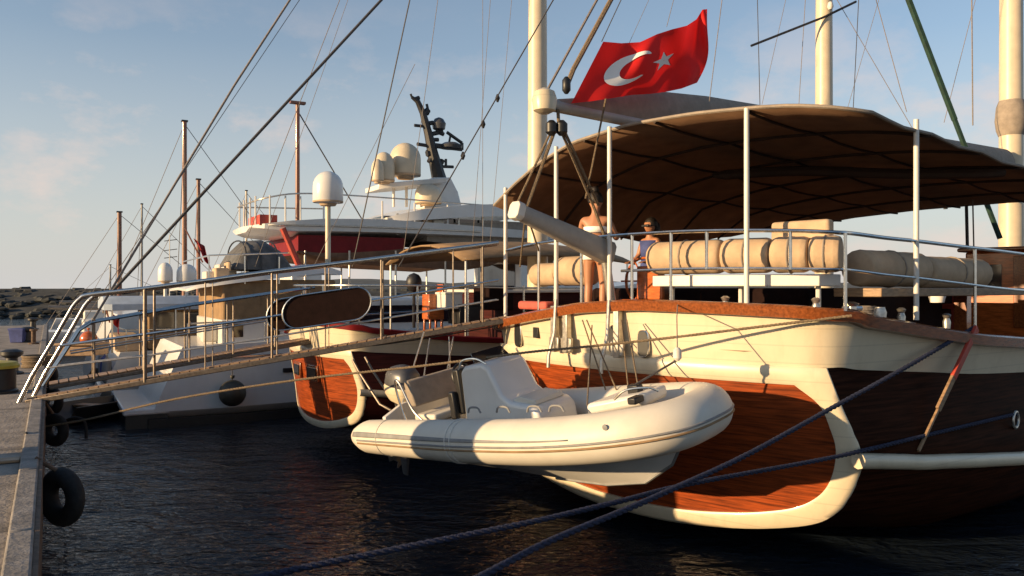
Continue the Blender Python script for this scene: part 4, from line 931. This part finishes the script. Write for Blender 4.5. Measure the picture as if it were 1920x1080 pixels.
def dome(px, py0, py1, r_px, B, w_, root, m='white'):
    v = B.sv(px, w_); c = B.at(px, py1, w_); Yc = c.y; r = r_px*Yc/F; h = (py1-py0)*Yc/F
    prof = [(r*.55, -.03*h), (r*.95, 0), (r, .06*h), (r, .5*h)]+[(r*math.cos(a), .5*h+.5*h*math.sin(a)) for a in [R(15*j) for j in range(1, 7)]]
    o = part('satellite_dome', MB().lathe(prof, c, n=24), m, root)
    o2 = part('dome_base', MB().lathe([(r*.5, -.1*h), (r*.6, -.02*h), (r*1.0, .0), (r*1.01, .05*h)], c, n=24), 'cushion', root); o2.parent = o
dome(615, 321, 380, 28, A, -.6, ya)
fb = A.W(2.0, 2.38, .72)
fd = thing('ball_fender', 'round dark ball fender hanging against the white yacht hull', 'fender', fb)
part('ball', MB().lathe([(.3*math.cos(a), .3*math.sin(a)) for a in [R(-90+15*j) for j in range(13)]]+[(.05, .36), (.05, .4)], fb, n=24), mat('olive_black_fender', (.045, .042, .03), .5, var=.3, scale=6), fd)
part('lanyard', MB().tube([fb+V(0, 0, .38), A.W(2.0, 2.12, 1.8)], .012, 6), 'ropedark', fd)

# ================================================================== low cruiser with blue-grey hardtop
Dz = Boat((-11.95, 22.8), (.866, .5), (.5, -.866))
yd = thing('cabin_cruiser', 'low white cruiser with pale blue-grey hardtop and two small domes behind the gangway', 'motor boat', Dz.W(0, 0, 0))
yacht_hull(Dz, yd, 10, 1.6, [(.6, 1.6, 1.35, 1.55, .3), (3, 1.7, 1.4, 1.6, .3), (6, 1.6, 1.6, 1.4, .35), (9, .8, 1.9, .5, .5), (10.5, .05, 2.1, .03, .7)])
mb = MB(); rows = []
for v, w_ in ((.2, 1.5), (.4, 1.65), (2, 1.7), (4, 1.7), (4.3, 1.6)): rows.append([Dz.W(v, -w_, 2.5), Dz.W(v, w_, 2.5), Dz.W(v, w_, 2.66), Dz.W(v, w_*.8, 2.86), Dz.W(v, -w_*.8, 2.86), Dz.W(v, -w_, 2.66)])
part('hardtop', MB().loft(rows), 'bluetop', yd, ang=30)
mb = MB(); Dz.bx(mb, 1.3, 4.2, -1.5, 1.5, 1.4, 2.5); cb = part('cabin', mb, 'tan', yd, bevel=.04)
mb = MB(); Dz.bx(mb, 1.5, 4.0, 1.49, 1.53, 1.95, 2.42); part('cabin_window', mb, 'glass', yd)
mb = MB(); Dz.bx(mb, 1.28, 1.31, -1.3, 1.3, 1.6, 2.42); part('cabin_window', mb, 'glass', yd)
for v in (.4, 2.0, 3.8):
    for w_ in (1.6, -1.6): part('hardtop_post', MB().tube([Dz.W(v, w_, 1.35), Dz.W(v, w_, 2.55)], .025, 6), 'steel', yd)
dome(310, 492, 528, 13, Dz, .9, yd); dome(350, 495, 528, 18, Dz, .9, yd)
for px in (310, 350):
    p = Dz.at(px, 530, .9); part('dome_post', MB().tube([p, V(p.x, p.y, 2.85)], .05, 8), 'whitepaint', yd)
mb = MB(); Dz.bx(mb, .5, 1.2, -1.4, 1.4, 1.35, 1.75); part('cockpit_bench', mb, 'cushion', yd, bevel=.05)
p = Dz.at(318, 530, 0); part('antenna', MB().tube([V(p.x, p.y, 2.8), P(318, 440, p.y)], .015, 6), 'whitepaint', yd)
mb = MB()
for py in (452, 470, 484): part('antenna_arm', MB().tube([P(308, py, p.y), P(332, py-3, p.y)], .012, 6), 'blackmetal', yd)

# ================================================================== tall white yacht with red band and radar mast
cB = V(-9.15, 29.8, 0)-V(.5, -.866, 0)*2.6
Y3 = Boat((cB.x, cB.y), (.866, .5), (.5, -.866))
yc = thing('motor_yacht', 'tall white yacht with red band, white satellite domes and black radar mast', 'motor yacht', Y3.W(-5, 0, 0))
yacht_hull(Y3, yc, 30, 3, [(-5, 2.9, 2.2, 2.7, .4), (-2, 3, 2.3, 2.8, .4), (4, 3.1, 2.5, 2.9, .45), (12, 3.0, 2.8, 2.6, .5), (18, 1.8, 3.3, 1.1, .8), (21, .05, 3.6, .04, 1.2)])
W3 = 2.6
def h3(px, py, w_=W3): v = Y3.sv(px, w_); return v, Y3.hh(py, v, w_)
mb = MB(); Y3.bx(mb, 11.2, 15.5, -2.3, 2.3, 2.3, 4.6); part('main_cabin', mb, 'white', yc, bevel=.08)
mb = MB(); Y3.bx(mb, 11.17, 11.21, -1.8, 1.8, 3.0, 4.2); part('cabin_window', mb, 'glass', yc)
for px, w_ in ((572, 2.4), (655, 2.45), (742, 2.45), (835, 2.4), (905, 2.4), (640, -2.2), (800, -2.2)):
    part('deck_post', MB().tube([Y3.at(px, 470, w_), V(*Y3.at(px, 470, w_).xy, 2.3)], .04, 8), 'steelworn', yc)
mb = MB(); Y3.bx(mb, 1.0, 2.2, .4, 2.3, 2.4, 3.95); part('stair_locker', mb, 'white', yc, bevel=.05)
mb = MB(); Y3.bx(mb, 1.3, 5.6, 2.32, 2.4, h3(640, 478)[1], h3(640, 442)[1]); Y3.bx(mb, 1.24, 1.3, -2.3, 2.4, h3(640, 478)[1], h3(640, 442)[1]); part('red_band', mb, 'redpaint', yc)
rows = []
for px, p0, p1 in ((556, 470, 476), (600, 474, 488), (650, 474, 494), (720, 470, 499), (800, 462, 503), (870, 466, 507), (920, 470, 499), (950, 474, 486)):
    v = Y3.sv(px, 2.4); a, b_ = Y3.hh(p0, v, 2.4), Y3.hh(p1, v, 2.4)
    rows.append([Y3.W(v, 2.4, a), Y3.W(v, 2.46, (a+b_)/2), Y3.W(v, 2.3, b_), Y3.W(v, 0, b_+.12), Y3.W(v, -2.3, b_), Y3.W(v, -2.4, a)])
part('brown_canopy', MB().loft(rows), 'tandark', yc, ang=60)
rows = []
for v, w_, py0, py1 in ((-.4, 1.6, 436, 426), (0, 2.3, 440, 424), (.9, 2.6, 444, 418), (2.2, 2.65, 442, 412), (4.5, 2.65, 440, 408), (8, 2.6, 440, 412), (13, 2.3, 440, 420)):
    h0, h1 = Y3.hh(py0, 3, W3), Y3.hh(py1, 3, W3)
    rows.append([Y3.W(v, -w_, h0+.15), Y3.W(v, -w_*.6, h0), Y3.W(v, w_*.6, h0), Y3.W(v, w_, h0+.15), Y3.W(v, w_*1.02, h1), Y3.W(v, 0, h1+.05), Y3.W(v, -w_*1.02, h1)])
part('upper_deck', MB().loft(rows), 'white', yc, ang=35)
hd = Y3.hh(410, 2, W3); hr3 = Y3.hh(372, 2, W3)
path = [Y3.W(3.6, -2.3, hr3+.1), Y3.W(.5, -2.3, hr3), Y3.W(-.2, -1.6, hr3-.1), Y3.W(-.3, 0, hr3-.15), Y3.W(-.2, 1.7, hr3-.12), Y3.W(.2, 2.3, hr3-.02), Y3.W(1.2, 2.5, hr3+.15), Y3.W(3.2, 2.5, hr3+.2), Y3.W(7.5, 2.5, hr3+.15), Y3.W(12, 2.3, hr3+.1)]
part('deck_rail', MB().tube(spline(path, 4), .03, 6), 'steelworn', yc)
for v, w_ in ((-.28, 0), (-.25, 1), (-.2, 1.7), (.2, 2.3), (.75, 2.42), (1.3, 2.5), (2.2, 2.5), (4.6, 2.5), (6, 2.5), (7.5, 2.5), (-.25, -1)):
    part('rail_stanchion', MB().tube([Y3.W(v, w_, hd-.3), Y3.W(v, w_, hr3+.05)], .035, 6), 'whitepaint', yc)
mb = MB(); Y3.bx(mb, -.15, .5, .2, 2.2, hd-.3, hd+.1); part('rail_board', mb, 'redbright', yc)
# hardtop
rows = []
for px, py, w_, th in ((692, 418, 1.2, 3), (715, 411, 2.0, 8), (745, 402, 2.4, 14), (790, 392, 2.6, 22), (870, 384, 2.6, 26), (950, 382, 2.6, 26), (1010, 384, 2.4, 22)):
    v = Y3.sv(px, 2.4); h = Y3.hh(py, v, 2.4); t = th*.021
    rows.append([Y3.W(v, -w_, h-t), Y3.W(v, w_, h-t), Y3.W(v, w_, h-.02), Y3.W(v, 0, h+.15), Y3.W(v, -w_, h-.02)])
part('hardtop', MB().loft(rows), 'white', yc, ang=35)
mb = MB(); v0, v1_ = Y3.sv(800, 2.2), Y3.sv(1000, 2.2)
rows = []
for f_ in (0, .2, .5, .8, 1):
    v = v0+(v1_-v0)*f_; hb_ = Y3.hh(452+8*math.sin(f_*3.1), v, 2.2); ht_ = Y3.hh(418, v, 2.2)
    rows.append([Y3.W(v, 2.2, ht_), Y3.W(v, 2.3, (ht_+hb_)/2), Y3.W(v, 2.2, hb_), Y3.W(v, -2, hb_), Y3.W(v, -2, ht_)])
part('grey_canopy', MB().loft(rows), 'cover', yc, ang=50)
for px in (745, 800, 860, 905):
    p = Y3.at(px, 400, 2.3); p2_ = Y3.at(px, 440, 2.3); part('hardtop_post', MB().tube([p, p2_], .05, 6), 'steelworn', yc)
mb = MB(); v0, v1_ = Y3.sv(722, 2.2), Y3.sv(1000, 2.2); Y3.bx(mb, v0, v1_, -2.1, 2.1, Y3.hh(414, 4, 2.2), Y3.hh(402, 4, 2.2)); part('hardtop_window', mb, 'glass', yc)
for k in range(5):
    v = Y3.sv(725+k*22, 2.3); mb = MB(); Y3.bx(mb, v, v+.5, 2.0, 2.3, Y3.hh(418, 4, 2.3), Y3.hh(405, 4, 2.3)); part('deck_seat', mb, 'cushion' if k % 2 else 'pvc', yc, bevel=.05)
part('boot_line', MB().tube(spline([Y3.W(-.3, 1.7, Y3.hh(427, 3, W3)), Y3.W(.2, 2.4, Y3.hh(426, 3, W3)), Y3.W(1, 2.66, Y3.hh(426, 3, W3)), Y3.W(4, 2.7, Y3.hh(424, 3, W3)), Y3.W(9, 2.62, Y3.hh(424, 3, W3))], 4), .035, 6), 'steelworn', yc)
# red diagonal strut
mb = MB().tube([Y3.at(530, 428, 2.5), Y3.at(561, 500, 2.5)], .12, 8); part('red_strut', mb, 'redbright', yc)
# radar arch with domes
pl = Y3.at(760, 345, 0); 
rows = []
for px, w_, py in ((706, .8, 352), (725, 1.1, 350), (770, 1.2, 346), (830, 1.0, 340)):
    v = Y3.sv(px, .6); h = Y3.hh(py, v, .6); rows.append([Y3.W(v, -w_, h-.1), Y3.W(v, w_, h-.1), Y3.W(v, w_*1.05, h+.12), Y3.W(v, -w_*1.05, h+.12)])
part('dome_platform', MB().loft(rows), 'white', yc, bevel=.03)
for px in (738, 762, 790): part('platform_leg', MB().tube([Y3.at(px, 346, .6), Y3.at(px, 388, .6)], .06, 8), 'whitepaint', yc)
dome(760, 268, 330, 29, Y3, .6, yc, 'mastc'); dome(720, 285, 340, 20, Y3, 1.0, yc, 'mastc'); dome(803, 345, 382, 25, Y3, 1.2, yc, 'mastc')
dome(708, 298, 340, 12, Y3, 1.4, yc, 'mastc')
vm = Y3.sv(822, 0)
part('mast_base', MB().loft([[Y3.at(px0+dx, py, 0)+Y3.n*(wy) for dx, wy in ((-hw, -.5), (hw, -.5), (hw, .5), (-hw, .5))] for px0, py, hw in ((822, 392, 36), (822, 362, 28), (820, 335, 16))]), 'white', yc, bevel=.04)
def m3(px, py): return Y3.at(px, py, 0)
mr = part('radar_mast', MB().tube([m3(824, 338), m3(812, 290), m3(803, 250), m3(793, 212), m3(783, 190), m3(772, 182)], [.34, .25, .19, .15, .12, .07], 8), 'blackmetal', yc)
mb = MB()
for a, b_, r in (((806, 252), (830, 247), .1), ((808, 272), (866, 279), .12), ((838, 248), (866, 268), .08), ((866, 268), (866, 281), .08), ((812, 275), (782, 270), .08), ((822, 312), (850, 313), .07), ((836, 312), (836, 298), .06), ((795, 215), (803, 206), .14), ((797, 237), (777, 235), .07), ((803, 208), (800, 195), .06), ((772, 182), (770, 176), .05), ((822, 320), (830, 340), .2), ((815, 288), (806, 305), .17), ((788, 205), (804, 213), .1), ((800, 232), (812, 230), .1), ((803, 262), (822, 262), .09), ((800, 288), (812, 286), .16), ((830, 300), (822, 316), .12), ((818, 246), (832, 252), .1), ((778, 186), (786, 183), .09), ((845, 252), (840, 278), .05)):
    o = part('crosstree', MB().tube([m3(*a), m3(*b_)], r, 6), 'blackmetal', yc); o.parent = mr
o = part('radar_scanner', MB().lathe([(.1, 0), (.28, .1), (.32, .35), (.2, .55), (.05, .62)], m3(823, 246), n=16), 'greymetal', yc); o.parent = mr
o = part('radar_scanner', MB().lathe([(.5, 0), (.55, .12), (.3, .25)], m3(845, 276)-V(0, 0, .05), n=16), 'greymetal', yc); o.parent = mr
# ================================================================== sailing boats beyond
def sailboat(px, Y, ytop, label, m, r, second=None, hullm='white'):
    X = (px-CX)/F*Y; B = Boat((X-.866*3.2, Y-.5*3.2), (.866, .5), (.5, -.866))
    root = thing('sailing_boat', label, 'sailing boat', B.W(0, 0, 0), 'sailing boats moored beyond the yachts')
    yacht_hull(B, root, 9, 1.3, [(0, 1.1, 1.1, .8, .2), (2, 1.4, 1.05, 1.1, .1), (5, 1.35, 1.15, 1.0, .1), (8, .6, 1.35, .3, .3), (9.4, .04, 1.5, .03, .6)], hullm)
    mb = MB(); B.bx(mb, 1.6, 5.6, -.8, .8, 1.0, 1.6); part('cabin', mb, 'whitepaint', root, bevel=.08)
    ht = H+(CY-ytop)/F*Y
    part('mast', MB().tube([B.W(3.2, 0, 1.0), B.W(3.2, 0, ht)], [r, r*.85], 10), m, root)
    part('mast_head', MB().box(B.W(3.2, 0, ht+.02), (r*2.2, r*2.2, .06), B.ax), 'blackmetal', root)
    part('boom', MB().tube([B.W(3.1, 0, 2.1), B.W(.2, 0, 2.2)], .09, 8), 'cover', root)
    for w_ in (1.3, -1.3): part('shroud', MB().tube([B.W(3.0, w_, 1.1), B.W(3.2, 0, ht-.2)], .014, 5), 'ropedark', root)
    part('forestay', MB().tube([B.W(9.2, 0, 1.5), B.W(3.2, 0, ht-.1)], .014, 5), 'ropedark', root)
    part('backstay', MB().tube([B.W(0, 0, 1.2), B.W(3.2, 0, ht-.1)], .012, 5), 'ropegrey', root)
    if second:
        px2, yt2 = second; v = B.sv(px2, 0); p = B.W(v, 0, 0); h2 = H+(CY-yt2)/F*p.y
        part('mast', MB().tube([B.W(v, 0, 1.0), B.W(v, 0, h2)], [r, r*.85], 10), m, root)
        part('mast_head', MB().box(B.W(v, 0, h2+.05), (r*6, r*2.5, .1), B.ax), 'mastwood', root)
        part('stay', MB().tube([B.W(v, 0, h2-.3), Y3.at(678, 410, -2.2)], .03, 6), 'ropedark', root)
    return root
sailboat(346, 32.8, 228, 'ketch with two tall brown wooden masts beyond the yachts', 'mastwood', .11, (558, 195), 'hullred')
sailboat(372, 37, 337, 'sailing boat whose brown mast stands just right of the tallest brown mast', 'mastwood', .1)
sailboat(224, 39, 398, 'sailing boat whose short thick brown mast stands leftmost against the sky', 'mastwood', .12)
sailboat(266, 43, 383, 'sailing boat with thin pale mast second from the left against the sky', 'spar', .06)
sailboat(462, 49, 358, 'sailing boat with thin pale mast rising left of the railed upper deck', 'mastc', .07)
sailboat(207, 54, 497, 'small sailing boat with the shortest thin mast near the breakwater', 'spar', .06)
# small stern flags
def ensign(px, py, px2, py2, Y, label, w_=.3):
    r_ = thing('flag', label, 'flag', P(px2, py2, Y)); a, b_ = P(px, py, Y), P(px2, py2, Y)
    part('staff', MB().tube([a, b_], .025, 6), 'mastwood', r_)
    d_ = (b_-a); L0 = d_.length; mb = MB(); rows = []
    for i in range(9):
        t = i/8; rows.append([a.lerp(b_, .3+.6*t)+V(.1+w_*s_*(1-.2*t), .08*math.sin(s_*9+t*3), -.25*s_-.15*s_*t) for s_ in [j/6 for j in range(7)]])
    mb.sheet(rows); part('cloth', mb, 'oldflag', r_, solid=.01)
ensign(347, 428, 380, 492, 26, 'limp dull red flag on a slanting staff beside the tallest brown mast', .35)
ensign(196, 570, 206, 605, 22.0, 'small red flag at the stern of the low blue-topped cruiser', .25)

# ================================================================== quay furniture
b0 = V(-7.85, 12.2, QZ)
bo = thing('power_pedestal', 'black quayside pedestal with yellow top at the left edge', 'pedestal', b0)
part('body', MB().lathe([(.28, 0), (.28, .04), (.25, .06), (.25, .36), (.27, .38)], b0, n=24), 'black', bo); part('top', MB().lathe([(.29, .38), (.3, .42), (.26, .47), (.1, .49)], b0, n=24), 'yellow', bo, 'yellow cap')
for i, (px, py, ph, lb, m) in enumerate(((46, 640, 26, 'thin dark post on the quay, left one of the pair', 'blackmetal'), (63, 645, 28, 'thin dark post on the quay, right one of the pair beside the edge', 'rust'))):
    Y = F*1.6/(py-CY); p = P(px, py, Y); hh_ = ph*Y/F; mb = MB().lathe([(.14, 0), (.14, .03), (.06, .05), (.06, hh_*.85), (.1, hh_*.88), (.1, hh_)], p); solo('mooring_post', mb, m, lb, 'post')
p = P(37, 642, 23.5); mb = MB(); mb.loft([[p+V(dx*s_, dy*s_, z) for dx, dy in ((-.22, -.2), (.22, -.2), (.22, .2), (-.22, .2))] for z, s_ in ((0, .85), (.35, 1), (.38, 1.08), (.42, 1.08))]); solo('blue_crate', mb, 'bluecloth', 'small blue tub on the quay beside the dark posts', 'tub', bevel=.02)
p = V(-8.6, 19.0, QZ); mb = MB(); mb.box(p+V(-1.6, 0, .12), (.9, .7, .22)); mb.box(p+V(-1.6, 0, .28), (.94, .74, .06)); solo('dock_box', mb, 'woodlight', 'low wooden dock box on the quay behind the yellow-topped pedestal', 'box', bevel=.02)
def tyre(c, r, label, tilt):
    ax0 = V(math.cos(tilt), math.sin(tilt), 0); ax = (ax0, V(0, 0, 1), V(-math.sin(tilt), math.cos(tilt), 0))
    root = thing('quay_buffer', label, 'tyre', Vector(c)-V(0, 0, r), 'old tyres hung along the quay edge')
    part('tyre', MB().torus(c, ax, r*.68, r*.34, 32, 12, .85), 'rubber', root, ang=60)
    top = Vector(c)+V(0, 0, r*.8); e = QB.W((Vector(c)-V(-.08, 0, 0)).dot(q), -.05, QZ+.05)
    part('chain', MB().tube([top, e], .02, 6), 'rust', root)
tyre(P(116, 932, 7.4), .27, 'nearest and largest black tyre hanging on the quay edge', R(-25))
tyre(P(103, 806, 11.6), .24, 'black tyre hanging second along the quay edge, below the gangway foot', R(-20))
tyre(P(97, 752, 14.2), .25, 'black tyre just under the gangway floor at the quay edge', R(-20))
tyre(P(90, 703, 17.5), .27, 'farthest black tyre on the quay edge, above the gangway floor', R(-20))
p = P(152, 800, 11.4); rope('hanging_hose', spline([P(112, 795, 11.9), P(135, 784, 11.6), P(155, 787, 11.5), P(161, 803, 11.5), P(162, 822, 11.5)], 5), .022, 'rubber', 'short black hook of hose sticking out beside the second tyre', 'hose')
# dinghy lying off the swim platform
ib = Boat((-9.9, 19.0), (.3, .95), (.95, -.3))
pb = thing('rowing_dinghy', 'small dark dinghy afloat between quay and white yacht', 'dinghy', ib.W(0, 0, 0))
rows = [[ib.W(v, w_*x, h) for x, h in ((-1, .42), (-.7, .1), (0, -.05), (.7, .1), (1, .42), (.92, .42), (.6, .18), (0, .05), (-.6, .18), (-.92, .42))] for v, w_ in ((-1, .5), (-.4, .6), (.4, .58), (1, .35), (1.35, .04))]
part('hull', MB().loft(rows), 'black', pb); mb = MB(); ib.bx(mb, -.2, .1, -.5, .5, .3, .34); part('thwart', mb, 'woodlight', pb)

# ================================================================== mooring lines
def line3(px, r, m, label, n=6, laid=True):
    pts = spline([Vector(p) if isinstance(p, Vector) else P(*p) for p in px], n)
    if not laid: return rope('mooring_line', pts, r, m, label, 'mooring line', None, 8)
    acc = [0.]
    for a, b_ in zip(pts, pts[1:]): acc.append(acc[-1]+(b_-a).length)
    mb = MB(); tot = acc[-1]; stp = r*1.3; n_ = int(tot/stp); j = 0; fine = []
    for i in range(n_+1):
        d_ = tot*i/n_
        while j < len(acc)-2 and acc[j+1] < d_: j += 1
        f_ = (d_-acc[j])/max(1e-6, acc[j+1]-acc[j]); t = (pts[j+1]-pts[j]).normalized(); u = V(0, 0, 1); u = (u-t*u.dot(t)).normalized()
        fine.append((pts[j].lerp(pts[j+1], f_), u, t.cross(u), d_))
    for k in range(3):
        mb.tube([p+(u*math.cos(d_/(r*1.25)+k*2.094)+v_*math.sin(d_/(r*1.25)+k*2.094))*r*.5 for p, u, v_, d_ in fine], r*.56, 6)
    return solo('mooring_line', mb, m, label, 'mooring line', None, ang=80)
a = side(1830); pA = G1.W(a[0], a[1]+.05, 2.55)
pk = railpt(1812, 612); line3([pk-G1.n*-.1, (1700, 688, 8.75), (1560, 765, 8.2), (1400, 853, 7.3), (1250, 922, 6.6), (1170, 957, 6.2), (1030, 1015, 5.6), (900, 1082, 5.0), (500, 1290, 3.9), (60, 1480, 3.3)], .026, 'ropeblue', 'upper navy mooring rope running from the side rail towards the camera')
line3([ringp, (1730, 818, 8.9), (1560, 858, 8.1), (1300, 906, 7.1), (1170, 938, 6.6), (1000, 978, 6.1), (800, 1018, 5.7), (500, 1079, 5.2), (150, 1160, 4.6), (-150, 1230, 4.2)], .024, 'ropeblue', 'lower navy mooring rope running from the hull ring across the transom foot')
line3([(1597, 592, 8.25), (1430, 612, 8.6), (1250, 634, 9.0), (1090, 651, 9.3), (985, 661, 9.5), (800, 685, 10), (560, 712, 10.6), (330, 748, 11.0), (165, 786, 11.4), (80, 800, 11.5)], .016, 'ropetan', 'tan mooring rope from the stern bitt to the second tyre on the quay')
line3([(930, 612, 12), (760, 640, 11.9), (600, 660, 11.8), (420, 690, 11.7), (250, 715, 11.6), (88, 742, 11.4)], .011, 'ropedark', 'thin dark mooring rope running beneath the gangway rails', 6, False)
mt = G1.W(mv, 0, 0)
rope('lift_rope', [gp(212, 545), V(mt.x, mt.y, 28.0)], .022, 'ropedark', 'dark gangway lifting rope rising across the sky from the near gangway rail')
m2 = G2.W(G2.sv(1008, 0), 0, 18.3)
rope('lift_rope', [B0+V(.5, .3, 1.0), B0.lerp(m2, .3)+V(.0, 0, .2), m2], .02, 'ropegrey', 'grey lifting rope rising steeply past the tallest brown mast')
p = P(345, 240, 13.6)
rope('gangway_stay', [B0.lerp(B1, .1)+V(0, 0, .9), m2+V(0, 0, -.6)], .006, 'ropegrey', 'thin stay running close beside the steep grey lifting rope')
# unseen block added on the quay to throw shade across the tender
mh, lh = V(-LY, LX, 0).normalized()*-1, V(LX, LY, 0).normalized()
kb = mh*8.55+lh*3.0+V(0, 0, QZ); kx_ = (mh, lh, V(0, 0, 1))
kk = thing('shade_blocker', 'added unseen grey booth standing left of the picture near the gangway foot', 'blocker', kb)
part('body', MB().box(kb+V(0, 0, 1.1), (1.06, .7, 2.2), kx_), 'spar', kk, bevel=.03)
part('roof', MB().box(kb+V(0, 0, 2.25), (1.16, .85, .1), kx_), 'greymetal', kk, bevel=.02)
p = V(-9.6, 16.2, QZ); mb = MB()
for k in range(5): mb.torus(p+V(0, 0, .035+.045*k), (V(1, 0, 0), V(0, 1, 0), V(0, 0, 1)), .27-.02*(k % 2), .03, 24, 6)
mk_ = solo('coiled_rope', mb, 'ropetan', 'coil of tan rope lying on the quay behind the yellow-topped pedestal', 'rope coil')
for i, (d_, w_, lb) in enumerate(((17.5, -.55, 'black mooring bollard on the quay edge nearest the gangway'), (27.5, -.5, 'black mooring bollard on the quay edge behind the blue tub'), (36, -.5, 'farthest black mooring bollard along the quay edge'))):
    p = QB.W(d_, w_, QZ)
    solo('bollard', MB().lathe([(.2, 0), (.2, .03), (.11, .06), (.1, .3), (.19, .36), (.19, .42), (.1, .46)], p), 'blackmetal', lb, 'bollard', 'bollards along the quay edge')
p = Dz.at(166, 573, 1.2); solo('mooring_buoy', MB().lathe([(.22*math.cos(a), .22*math.sin(a)) for a in [R(-90+15*j) for j in range(13)]]+[(.04, .26), (.04, .3)], V(p.x, p.y, 1.72), n=20), 'orangewood', 'orange ball buoy on the stern of the low blue-topped cruiser', 'buoy')
for px, py in ((1360, 568), (1530, 572), (1690, 590), (1775, 600)):
    c = railpt(px, py); part('deck_cleat', MB().lathe([(.04, -.12), (.045, -.04), (.03, 0), (.05, .04), (.02, .06)], c-V(0, 0, -.02)), 'steelworn', g1)
for px, py, w_, lb, m in ((1275, 562, .2, 'coil of dark line hanging under the stern bench left of the pole', 'ropedark'), (1640, 570, .6, 'coil of pale line on deck under the side rail', 'ropegrey')):
    c = railpt(px, py)+G1.v*.35-G1.n*.3
    mb = MB()
    for k in range(4): mb.torus(c+V(0, 0, .025*k-.12), (V(1, 0, 0), V(0, 1, 0), V(0, 0, 1)), .16-.015*(k % 2), .016, 20, 6)
    solo('coiled_rope', mb, m, lb, 'rope coil')
for v in (.75, 1.15): part('stern_rail_post', MB().tube([Dz.W(v, 1.55, 1.35), Dz.W(v, 1.55, 1.95)], .018, 6), 'steel', yd)
part('stern_rail', MB().tube([Dz.W(.7, -1.5, 1.95), Dz.W(.65, 0, 1.95), Dz.W(.75, 1.55, 1.95), Dz.W(3.5, 1.6, 1.95)], .02, 6), 'steel', yd)
mb = MB(); Dz.bx(mb, .1, .6, -1.4, 1.4, .28, .38); part('swim_platform', mb, 'white', yd, bevel=.02)
for i, (w_, m) in enumerate(((1.45, 'pvcgrey'), (.6, 'bluecloth'), (-.5, 'pvcgrey'))):
    c = Dz.W(.28, w_, .85); solo('sausage_fender', MB().lathe([(.03, -.36), (.11, -.28), (.13, 0), (.11, .28), (.03, .36), (.02, .5)], c, n=14), m, ('grey sausage fender at the near corner of the low cruiser stern', 'blue sausage fender on the low cruiser stern', 'grey sausage fender at the far side of the low cruiser stern')[i], 'fender')
for v in (1.1, 1.9, 2.8, 3.8): part('side_rail_post', MB().tube([A.W(v, 2.04, 1.78), A.W(v, 2.04, 2.3)], .016, 6), 'steel', ya)
part('deck_rail', MB().tube([A.W(1.1, 2.04, 2.3), A.W(4, 2.1, 2.38), A.W(9, 1.9, 2.6)], .02, 6), 'steel', ya)
mb = MB(); A.bx(mb, 1.86, 4.64, -1.78, 1.79, 1.78, 2.36); lw = part('cockpit_coaming', mb, 'white', ya, bevel=.03)
for a_, b_ in ((2.1, 2.35), (2.9, 3.2), (3.7, 4.1)):
    mb = MB(); A.bx(mb, a_, b_, 1.78, 1.81, 1.95, 2.25); o = part('window', mb, 'glass', ya); o.parent = lw
